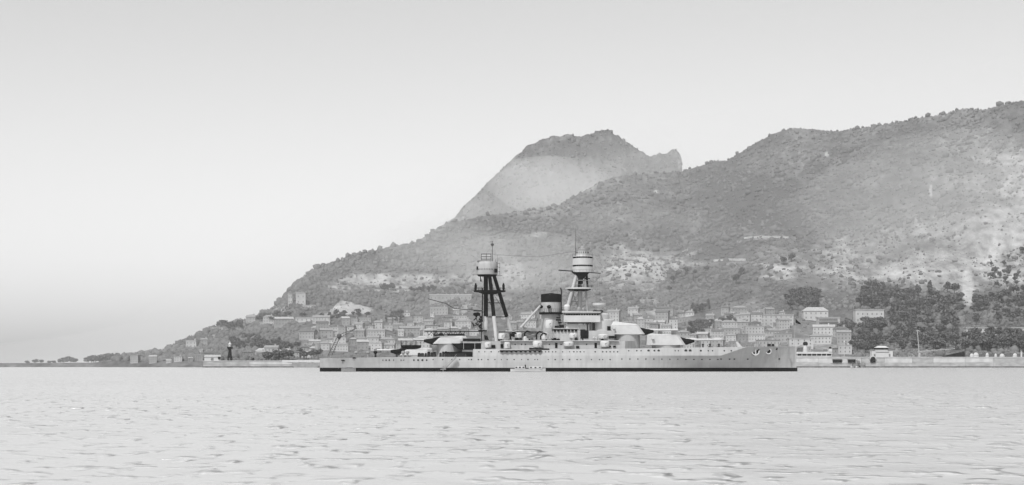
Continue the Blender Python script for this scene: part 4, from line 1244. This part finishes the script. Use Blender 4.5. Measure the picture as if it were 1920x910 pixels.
for w, st in [(6, 1), (7, 2), (9, 2), (10, 1), (8, 2), (12, 2), (13, 3), (16, 2), (9, 3), (20, 2), (14, 1), (7, 1), (11, 2)]:
    for roof in ('gable', 'hip', 'flat'):
        KINDS.append((w, 6 if w < 9 else 8, st, roof))
def add_house(p, kind, wm, rm, rz, label, group, name='town_house'):
    key = kind + (wm, rm)
    if key not in PROTO:
        PROTO[key] = house_meshes(*key)
    ms = PROTO[key]
    t = thing(name, label, 'house', p, rz, group)
    t.scale = [random.uniform(.68, .98)] * 3
    link('wall', ms['wall'], t)
    r = link('roof', ms['roof'], t)
    link('chimney', ms['chimney'], r)
    link('window_rows', ms['window_rows'], t, 'stuff')
    return t
ORD = ['leftmost', 'second', 'third', 'fourth', 'fifth', 'sixth', 'seventh', 'eighth', 'ninth', 'tenth', 'eleventh', 'twelfth', 'thirteenth', 'fourteenth', 'fifteenth', 'sixteenth', 'seventeenth', 'eighteenth', 'nineteenth', 'twentieth']
def blocked(px, py):
    for x0, x1, y0, y1 in [(396, 566, 612, 668), (600, 705, 556, 592), (1508, 1585, 585, 622), (1590, 1665, 575, 612), (1470, 1528, 628, 655), (1280, 1312, 600, 630), (460, 545, 586, 604)]:
        if x0 < px < x1 and y0 < py < y1: return True
    return False
ROWS = [  # where, x0, x1, base row left, base row right, tiers
    ('waterfront row left of the lighthouse mole', 246, 380, 682, 679, 1),
    ('second row left of the lighthouse mole', 285, 395, 672, 664, .9),
    ('waterfront row behind the lighthouse mole', 390, 592, 676, 672, .9),
    ('second row above the lighthouse mole', 352, 420, 652, 650, .9),
    ('row just above the dark grove', 405, 600, 622, 636, .75),
    ('row under the left skyline', 470, 600, 607, 618, .6),
    ('lowest row above the quarterdeck', 566, 800, 660, 655, 1),
    ('second row above the quarterdeck', 560, 812, 647, 643, 1),
    ('third row above the quarterdeck', 570, 890, 634, 630, 1),
    ('fourth row above the quarterdeck', 580, 890, 621, 617, 1),
    ('fifth row above the quarterdeck', 600, 885, 609, 604, .9),
    ('top row left of the mainmast', 700, 885, 596, 590, .7),
    ('row seen between the masts', 932, 1012, 617, 612, .9),
    ('upper row seen between the masts', 940, 1055, 601, 597, .7),
    ('lowest row above the forward gun barrels', 1285, 1490, 652, 654, 1),
    ('second row above the forward gun barrels', 1275, 1480, 640, 641, 1),
    ('third row above the forward gun barrels', 1225, 1495, 628, 628, 1),
    ('fourth row above the forward turrets', 1160, 1490, 617, 616, 1),
    ('fifth row above the forward turrets', 1150, 1490, 605, 604, .9),
    ('top row above the forward turrets', 1180, 1490, 594, 591, .65),
    ('lowest row right of the bow', 1500, 1600, 664, 664, .9),
    ('middle row right of the bow', 1495, 1600, 645, 643, .9),
    ('upper row right of the bow', 1498, 1590, 630, 630, .9),
]
HOUSE_PX = []
random.seed(77)
for where, x0, x1, ya, yb, dens in ROWS:
    px, row = x0 + random.uniform(0, 10), []
    while px < x1:
        k = random.choice(KINDS)
        py = ya + (yb - ya) * (px - x0) / (x1 - x0) + random.uniform(-2.5, 2.5)
        p = hit(px, py)
        wpx = k[0] * F / p.y
        if not blocked(px, py) and random.random() < dens:
            row.append((px, p, k))
        px += wpx * random.uniform(.7, 1.1) + 2
    for i, (px, p, k) in enumerate(row):
        wm = random.choices(['wall_a', 'wall_b', 'wall_c', 'wall_d'], [40, 35, 17, 8])[0]
        rm = random.choices(['roof_a', 'roof_b', 'roof_c'], [45, 20, 35])[0]
        pos = ORD[i] + ('' if i == 0 else ' from left')
        rt = {'gable': 'gabled', 'hip': 'hip-roofed', 'flat': 'flat-roofed'}[k[3]]
        add_house(p, k, wm, rm, math.radians(random.uniform(-22, 22)), f'{TONE[wm]} {ST[k[2]]} {rt} house, {pos} in the {where}', 'houses of the hillside town').scale *= (.6 if x1 <= 395 else 1.0)
        HOUSE_PX.append((px, p))

# buildings that can be told apart
def at(px, py): return hit(px, py)
def block(name, label, px0, px1, py0, py1, wm, roof='flat', cat='building', rows=None, d=12, roof_m='roof_c', gal=False):
    p = at((px0 + px1) / 2, py1)
    k = p.y / F
    w, h = (px1 - px0) * k, (py1 - py0) * k
    t = thing(name, label, cat, p)
    MB().box(-w / 2, w / 2, -d / 2, d / 2, -6, h).build('wall', M[wm], t)
    if roof == 'flat':
        MB().box(-w / 2 - .3, w / 2 + .3, -d / 2 - .3, d / 2 + .3, h, h + .8).build('roof', M[roof_m], t)
    else:
        MB().loft([[(-w / 2 - .5, -d / 2 - .5, h), (w / 2 + .5, -d / 2 - .5, h), (w / 2 + .5, d / 2 + .5, h), (-w / 2 - .5, d / 2 + .5, h)], [(-w / 2 + d * .3, -.1, h + d * .3), (w / 2 - d * .3, -.1, h + d * .3), (w / 2 - d * .3, .1, h + d * .3), (-w / 2 + d * .3, .1, h + d * .3)]]).build('roof', M[roof_m], t)
    rows = rows if rows is not None else max(1, int(h / 3.5))
    for r in range(rows):
        z = h * (r + .25) / rows
        if gal:
            MB().box(-w / 2 + .5, w / 2 - 2.2, -d / 2 - .08, -d / 2 + .1, z, z + h / rows * .55).build('gallery_opening', M['window'], t)
            MB().box(-w / 2, w / 2 - 1.8, -d / 2 - 1.2, -d / 2, z - .5, z - .1).build('gallery_floor', M[wm], t)
        else:
            nx = max(2, int(w / 4))
            for c in range(nx):
                x = -w / 2 + w * (c + .5) / nx
                MB().box(x - .45, x + .45, -d / 2 - .08, -d / 2 + .1, z, z + min(1.6, h / rows * .5)).build('window', M['window'], t)
    return t
block('galleried_barracks', 'pale barracks with three dark open galleries above the quay shed', 1533, 1573, 597, 620, 'wall_a', rows=3, gal=True)
block('white_mansion', 'large pale flat-roofed mansion beside the dark wood', 1602, 1655, 583, 606, 'wall_d', rows=2)
block('hotel', 'pale long hotel above the galleried barracks', 1505, 1551, 584, 600, 'wall_d', 'hip', rows=2, roof_m='roof_c')
block('customs_house', 'pale customs building with a grid of windows just behind the bow', 1478, 1523, 636, 654, 'wall_d', rows=3)
block('terrace_block', 'pale long terrace block above the foredeck', 1430, 1486, 592, 611, 'wall_a', rows=3)
block('hillside_chapel', 'pale square chapel tower block high on the left slope', 556, 574, 551, 571, 'wall_a', rows=2)
block('hillside_annex', 'small pale annex just left of the chapel block', 541, 549, 553, 570, 'wall_a', rows=2, d=8)
block('long_barrack', 'long low white-roofed barrack left of the mainmast top', 806, 884, 554, 563, 'wall_b', rows=1, roof_m='wall_d')
block('low_barrack', 'short low white building on the left slope below the chapel', 567, 595, 574, 580, 'wall_d', rows=1, d=8)
block('shore_barrack', 'long low white building at the foot of the glacis', 555, 596, 597, 603, 'wall_d', rows=1, d=8)
block('ridge_cottage', 'low white cottage under the trees near the left skyline', 396, 419, 616, 621, 'wall_d', rows=1, d=6)
block('grove_villa', 'white-roofed villa under the dark grove behind the mole', 480, 528, 659, 668, 'wall_a', 'hip', rows=1, roof_m='roof_c', d=9)
block('long_white_house', 'long white house among trees at the far right', 1809, 1866, 616, 630, 'wall_d', rows=1)
block('end_white_house', 'small white house at the far right edge among trees', 1893, 1940, 616, 628, 'wall_d', rows=1)
block('round_store', 'white store gable in the dark garden above the gun barrels', 1307, 1316, 612, 622, 'wall_d', 'hip', rows=1, d=7)
block('long_roof_store', 'long low white-roofed store above the foredeck guns', 1362, 1405, 618, 626, 'wall_a', rows=1, roof_m='wall_d')

# terrace and rampart walls following the slope
def rampart(label, pts, h, m='stonepale', thick=1.4, gap=None):
    P = []
    for (a, b) in zip(pts[:-1], pts[1:]):
        for u in np.linspace(0, 1, 7)[:-1]:
            P.append(hit(a[0] + (b[0] - a[0]) * u, a[1] + (b[1] - a[1]) * u))
    P.append(hit(*pts[-1]))
    o = P[0].copy()
    t = thing('terrace_wall', label, 'wall', o)
    mbw, mbc = MB(), MB()
    r, c = [], []
    for p in P:
        x, y, z = p - o
        r.append([(x, y - thick / 2, z - 4), (x, y - thick / 2, z + h), (x, y + thick / 2, z + h), (x, y + thick / 2, z - 4)])
        c.append([(x, y - thick / 2 - .2, z + h), (x, y - thick / 2 - .2, z + h + .4), (x, y + thick / 2 + .2, z + h + .4), (x, y + thick / 2 + .2, z + h)])
    mbw.loft(r).build('masonry', M[m], t)
    mbc.loft(c).build('coping', M['stonepale'], t)
rampart('pale terrace wall high on the left slope, left of two', [(615, 540), (640, 542), (675, 543)], 2.4)
rampart('pale terrace wall high on the left slope, right of two', [(726, 541), (765, 541), (812, 541)], 2.4)
rampart('pale zigzag path wall above the forward turrets', [(1338, 491), (1365, 489), (1398, 489)], 1.8)
rampart('pale wall climbing beside the dark wood right of the bow', [(1600, 582), (1612, 562), (1622, 545)], 2.5)
rampart('pale wall end beside the mansion and dark wood', [(1651, 612), (1655, 590)], 2.0)
rampart('sloping garden wall under the dark wood above the quay', [(1668, 606), (1683, 594), (1690, 588)], 1.6, 'stone')
rampart('thin pale road wall across the middle of the rock', [(1395, 448), (1430, 446), (1478, 447)], 1.6)
rampart('faint pale wall above the funnel on the slope', [(1235, 487), (1268, 482), (1290, 470)], 1.8, 'stone')

# ------------------------------------------------------------------ trees
def leaf_crown(seed, rx, ry, rz, cz, n, lobes, size):
    rg = np.random.default_rng(seed)
    cen = rg.normal(0, 1, (lobes, 3))
    cen /= np.linalg.norm(cen, axis=1)[:, None]
    cen *= rg.uniform(.25, .72, (lobes, 1))
    k = rg.integers(0, lobes, n)
    dirs = rg.normal(0, 1, (n, 3))
    dirs /= np.linalg.norm(dirs, axis=1)[:, None]
    pts = cen[k] + dirs * (rg.random((n, 1)) ** .45) * rg.uniform(.25, .48, (lobes, 1))[k]
    pts = pts * np.array([rx, ry, rz]) + np.array([0, 0, cz])
    a = rg.normal(0, 1, (n, 3)); a /= np.linalg.norm(a, axis=1)[:, None]
    b = np.cross(a, rg.normal(0, 1, (n, 3))); b /= np.linalg.norm(b, axis=1)[:, None]
    s = size * rg.uniform(.6, 1.4, (n, 1))
    v = np.stack([pts - a * s - b * s * .6, pts + a * s * .7 - b * s * .7, pts + a * s + b * s * .6, pts - a * s * .6 + b * s * .7], 1)
    f = np.arange(n * 4).reshape(n, 4)
    return big_mesh('crown', v.reshape(-1, 3), f, M['leaf'])
def trunk_mesh(h, r, seed):
    rg = random.Random(seed)
    m = MB().tube((0, 0, -2), (.1, 0, h * .55), r, r * .65, 7).tube((.1, 0, h * .55), (0, .1, h * .95), r * .65, r * .2, 6)
    for k in range(5):
        a = rg.uniform(0, 6.28)
        z = h * rg.uniform(.35, .6)
        m.tube((.1, 0, z), (h * .3 * math.cos(a), h * .3 * math.sin(a), z + h * .25), r * .4, r * .12, 5)
    q = m.mesh('trunk'); q.materials.append(M['bark'])
    return q
TREES = {
    'round': [(leaf_crown(s, 4.6, 4.4, 3.9, 6.2, 620, 13, .55), trunk_mesh(8, .38, s)) for s in (1, 2, 3, 4)],
    'spread': [(leaf_crown(s, 6.4, 6.0, 3.2, 6.4, 760, 15, .6), trunk_mesh(8, .42, s)) for s in (5, 6, 7)],
    'tall': [(leaf_crown(s, 2.4, 2.4, 6.0, 7.6, 460, 12, .5), trunk_mesh(11, .3, s)) for s in (8, 9)],
}
def add_tree(px, py, kind, s, label, group, p=None):
    p = hit(px, py) if p is None else p
    v = random.choice(TREES[kind])
    t = thing(kind + '_tree' if kind != 'round' else 'broadleaf_tree', label, 'tree', p, random.uniform(0, 6.28), group)
    t.scale = (s * random.uniform(.9, 1.15), s * random.uniform(.9, 1.15), s)
    link('crown', v[0], t); link('trunk', v[1], t)
    return t
random.seed(55)
def grove(n, poly_, kinds, smin, smax, label, group):
    xs, ys = [p[0] for p in poly_], [p[1] for p in poly_]
    pts, tries = [], 0
    while len(pts) < n and tries < 5000:
        tries += 1
        px, py = random.uniform(min(xs), max(xs)), random.uniform(min(ys), max(ys))
        if not inside(np.array([px]), np.array([py]), poly_)[0]: continue
        if any(abs(px - a) < 5 and abs(py - b) < 3.5 for a, b in pts): continue
        pts.append((px, py))
    pts.sort()
    for i, (px, py) in enumerate(pts):
        mx_, my_ = (min(xs) + max(xs)) / 2, (min(ys) + max(ys)) / 2
        third = 'left' if px < mx_ - (max(xs) - min(xs)) / 6 else 'right' if px > mx_ + (max(xs) - min(xs)) / 6 else 'middle'
        lab = label + f', {"upper" if py < my_ else "lower"} {third} part' if n > 20 else label + ', ' + ('leftmost' if i == 0 else 'rightmost' if i == len(pts) - 1 else ORD[i] + ' from left')
        add_tree(px, py, random.choice(kinds), random.uniform(smin, smax), lab, group)
grove(34, [(425, 652), (440, 640), (470, 636), (500, 642), (560, 655), (556, 662), (480, 662)], ['round', 'spread'], .7, 1.0, 'dark broadleaf tree in the grove behind and above the lighthouse', 'dark grove behind the lighthouse')
grove(9, [(395, 618), (430, 612), (450, 612), (455, 620), (420, 622)], ['round', 'spread'], .7, 1.0, 'dark tree on the left skyline above the lighthouse', 'trees on the left skyline')
grove(12, [(470, 608), (490, 596), (540, 596), (545, 606), (500, 612)], ['round', 'spread'], .8, 1.1, 'dark tree on the low left slope below the chapel', 'trees below the chapel')
grove(16, [(560, 597), (640, 593), (685, 590), (688, 596), (620, 606), (570, 602)], ['round', 'spread'], .55, .8, 'dark tree in the row along the foot of the pale glacis', 'tree row at the glacis foot')
grove(12, [(500, 676), (535, 672), (545, 676), (530, 680), (500, 680)], ['round', 'spread'], .7, .95, 'dark tree at the waterfront between lighthouse and stern', 'waterfront trees left of the stern')
grove(7, [(558, 672), (600, 668), (600, 676), (560, 678)], ['round', 'spread'], .7, .95, 'dark tree at the waterfront just left of the stern', 'waterfront trees at the stern')
grove(10, [(722, 606), (740, 592), (760, 592), (750, 606), (735, 614)], ['round', 'spread'], .6, .9, 'dark tree in the clump above the aft gun barrels', 'tree clump above the aft guns')
grove(9, [(712, 543), (738, 541), (740, 546), (715, 548)], ['round'], .5, .8, 'dark tree between the two high terrace walls', 'trees between terrace walls')
grove(10, [(780, 545), (815, 543), (820, 548), (770, 549)], ['round'], .5, .8, 'dark tree under the right high terrace wall', 'trees under the right terrace wall')
grove(16, [(1288, 632), (1292, 616), (1335, 610), (1340, 618), (1315, 634)], ['round', 'spread'], .7, 1.0, 'dark tree in the garden above the forward gun barrels', 'garden trees above the forward guns')
grove(8, [(1350, 611), (1372, 606), (1380, 609), (1360, 613)], ['round'], .6, .9, 'dark tree right of the garden above the gun barrels', 'trees right of the gun-barrel garden')
grove(9, [(1295, 587), (1330, 578), (1335, 584), (1300, 591)], ['round', 'tall'], .6, .9, 'dark tree at the top of the town above the forward turrets', 'trees at the top of the town')
grove(20, [(1468, 582), (1475, 560), (1510, 553), (1532, 560), (1528, 582)], ['round', 'spread'], .9, 1.3, 'dark tree in the clump above the bow and hotel', 'tree clump above the bow')
grove(26, [(1612, 580), (1620, 552), (1640, 542), (1665, 548), (1668, 580), (1650, 583)], ['round', 'spread'], .9, 1.35, 'very dark tree in the wood just above the pale mansion', 'wood above the mansion')
grove(10, [(1578, 622), (1590, 610), (1600, 622), (1590, 628)], ['round', 'spread'], .7, 1.0, 'dark tree between the galleried barracks and the mansion', 'trees beside the galleried barracks')
grove(16, [(1605, 622), (1630, 610), (1655, 612), (1655, 622), (1620, 626)], ['round', 'spread'], .8, 1.1, 'dark tree in front of the pale mansion', 'trees before the mansion')
grove(60, [(1668, 580), (1672, 550), (1740, 555), (1800, 545), (1806, 590), (1790, 622), (1700, 625), (1665, 615)], ['round', 'spread', 'tall'], .8, 1.25, 'dark tree in the wood on the slope right of the mansion', 'wood right of the mansion')
grove(44, [(1660, 660), (1665, 628), (1800, 628), (1804, 660)], ['round', 'spread'], .75, 1.15, 'tree in the low wood behind the quay and derrick', 'low wood behind the quay')
grove(34, [(1806, 662), (1812, 634), (1925, 630), (1935, 662)], ['round', 'spread'], .9, 1.35, 'large dark tree below the long white house at far right', 'trees below the long white house')
grove(26, [(1815, 612), (1830, 560), (1930, 545), (1940, 612)], ['round', 'spread'], .8, 1.2, 'dark tree on the slope above the long white house', 'trees above the long white house')
grove(26, [(1840, 540), (1850, 500), (1930, 470), (1940, 540)], ['round'], .5, .85, 'dark bush-like tree scattered on the pale right slope', 'scattered trees on the right slope')
grove(22, [(1590, 664), (1600, 632), (1655, 630), (1655, 662)], ['round', 'spread'], .7, 1.0, 'tree behind the dinghies and landing stage', 'trees behind the landing stage')
LONE = ['second from left', 'third from left', 'leftmost', 'fourth from left', 'big round one by itself', 'just above the big round one', 'left of the upper pair', 'right of the upper pair', 'midway to the big one', 'just right of the row']
for i, (px, py, s) in enumerate([(1262, 532, 1.0), (1271, 520, .8), (1255, 548, .7), (1287, 515, .9), (1380, 533, 1.2), (1390, 516, .9), (1470, 498, 1.0), (1484, 492, 1.0), (1325, 510, .7), (1303, 517, .7)]):
    add_tree(px, py, 'round', s, f'lone dark tree on the bare slope above the turrets, {LONE[i]}', 'lone trees above the forward turrets')

# ------------------------------------------------------------------ low far shore at the left
def far_shore():
    xs = np.linspace(-640, 345, 200)
    Y0, Y1 = 1950.0, 2080.0
    r = []
    for px in xs:
        nz_ = float(fbm(np.array([px / 40.0]), np.array([1.5]), 4, 9)[0])
        h = 2.2 + 2.0 * nz_ + (2.0 if 150 < px < 230 else 0)
        a, b = (px - 960) * Y0 / F, (px - 960) * Y1 / F
        r.append([(a, Y0, -1), (a, Y0 + 6, .8 * max(h, .6)), (b, Y0 + 60, max(h, .8) + .8), (b, Y1, -1)])
    o = MB().loft(r).build('low_shore', M['earth'], None, 'structure')
    o['label'] = 'low hazy strip of far shore at the left'
far_shore()
def shore_tree(px, s, kind, label, group, Y=1985):
    add_tree(0, 0, kind, s, label, group, Vector(((px - 960) * Y / F, Y, 1.6)))
random.seed(8)
for px in (165, 172, 179, 186, 193, 199, 205, 211, 217, 222, 226, 176, 190, 203, 214):
    shore_tree(px, random.uniform(.8, 1.25) * (1.2 if px > 190 else 1), random.choice(['round', 'spread']), 'hazy tree of the large dark clump on the low far shore', 'large clump on the far shore', random.uniform(1975, 2010))
for px in (114, 120, 126, 132, 138):
    shore_tree(px, random.uniform(.8, 1.05), 'spread', 'faint tree of the second clump left along the far shore', 'second clump on the far shore', 2040)
for px in (52, 66, 78, 92, 100):
    shore_tree(px, random.uniform(.5, .8), 'spread', 'faint low tree near the left end of the far shore', 'left end of the far shore', 2050)
for px in (252, 262, 272, 283, 292, 301, 310, 322, 332, 342):
    shore_tree(px, random.uniform(.5, .9), random.choice(['round', 'spread']), 'hazy tree on the shore between the far clump and the mole', 'shore trees left of the mole', 1960)

# ------------------------------------------------------------------ drifting mist and the hazy air
def volume_mat(name, density, g=-0.3, col=1.0):
    m = bpy.data.materials.new(name)
    m.use_nodes = True
    n, l = m.node_tree.nodes, m.node_tree.links
    n.remove(n['Principled BSDF'])
    v = n.new('ShaderNodeVolumePrincipled')
    v.inputs['Color'].default_value = (col, col, col, 1)
    v.inputs['Density'].default_value = density
    v.inputs['Anisotropy'].default_value = g
    l.new(v.outputs[0], n['Material Output'].inputs['Volume'])
    return m
z_top = 520.0
hz = MB().box(-6500, 6500, -300, 9300, -8.0, z_top).build('haze', volume_mat('hazy_air', HAZE_DENSITY), None, 'stuff')
hz['label'] = 'thin pale sea haze filling the air'

def mist_bank(name, label, px, py, Y, rx, ry, rz, density, seed, tilt=0):
    """closed, softly lumpy lens of cloud"""
    z = EYE + (HOR - py) * Y / F
    x = (px - 960) * Y / F
    rg = np.random.default_rng(seed)
    rings = []
    for i in range(1, 24):
        th = math.pi * i / 24
        ring = []
        for k in range(40):
            a = 2 * math.pi * k / 40
            d = Vector((math.sin(th) * math.cos(a), math.sin(th) * math.sin(a), math.cos(th)))
            q = 1 + .28 * float(fbm(np.array([d.x * 1.7 + seed]), np.array([d.z * 1.7 + d.y]), 3, seed)[0])
            ring.append((d.x * rx * q, d.y * ry * q, d.z * rz * q))
        rings.append(ring)
    m = MB().loft(rings)
    o = m.build(name, volume_mat(name + '_air', density, -0.05, 0.9), None, 'stuff')
    o.location = (x, Y, z)
    o.rotation_euler = (0, math.radians(tilt), 0)
    o['label'] = label
    o['category'] = 'mist'
def slope_mist():
    """one bank of thin mist lying along the slopes, thinning out toward the shore"""
    ys = np.array([1520, 1600, 1720, 1850, 2000, 2150, 2300, 2450, 2600, 2750, 2900, 3100, 3300, 3450, 3600.0])
    r = []
    Xs = np.linspace(-850, 2000, 60)
    for X in Xs:
        px = 960 + X * F / ys
        T = terrain(px, ys)
        e = min(1.0, max(.01, ((X + 850) / 560) ** 2), max(.03, (2000 - X) / 420))
        top = T + 4 + 85 * np.clip((ys - 1520) / 600, 0, 1) * e
        top = np.clip(top, None, 505)
        top[-1] = top[-2] * .5
        for i in range(1, len(top) - 2):
            top[i] = max(top[i], (top[i - 1] + top[i + 1]) / 2)
        r.append([(X, y, -3) for y in ys[::-1]] + [(X, y, max(float(t), 0) ) for y, t in zip(ys, top)])
    o = MB().loft(r).build('slope_mist', volume_mat('slope_mist_air', MIST_DENSITY, -0.05, 0.93), None, 'stuff')
    o['label'] = 'thin mist lying along the slopes of the rock'
    o['category'] = 'mist'
slope_mist()
mist_bank('valley_mist', 'pale wedge of mist lying in front of the far peak', 1040, 354, 2960, 112, 120, 44, 2.6e-3, 3, 12)
mist_bank('shoulder_mist', 'pale drift of mist across the right shoulder of the rock', 1850, 385, 1980, 190, 70, 75, 2.1e-3, 11)
mist_bank('smoke_drift', 'thin pale smoke drifting behind the two masts', 965, 492, 1900, 85, 60, 30, 3.0e-3, 17)
mist_bank('ridge_mist', 'faint drift of mist over the low ridge behind the mainmast', 830, 455, 2120, 75, 60, 30, 2.0e-3, 13)
mist_bank('gully_mist', 'faint patch of mist on the slope above the foremast', 1190, 430, 2420, 85, 45, 34, 2.0e-3, 7)
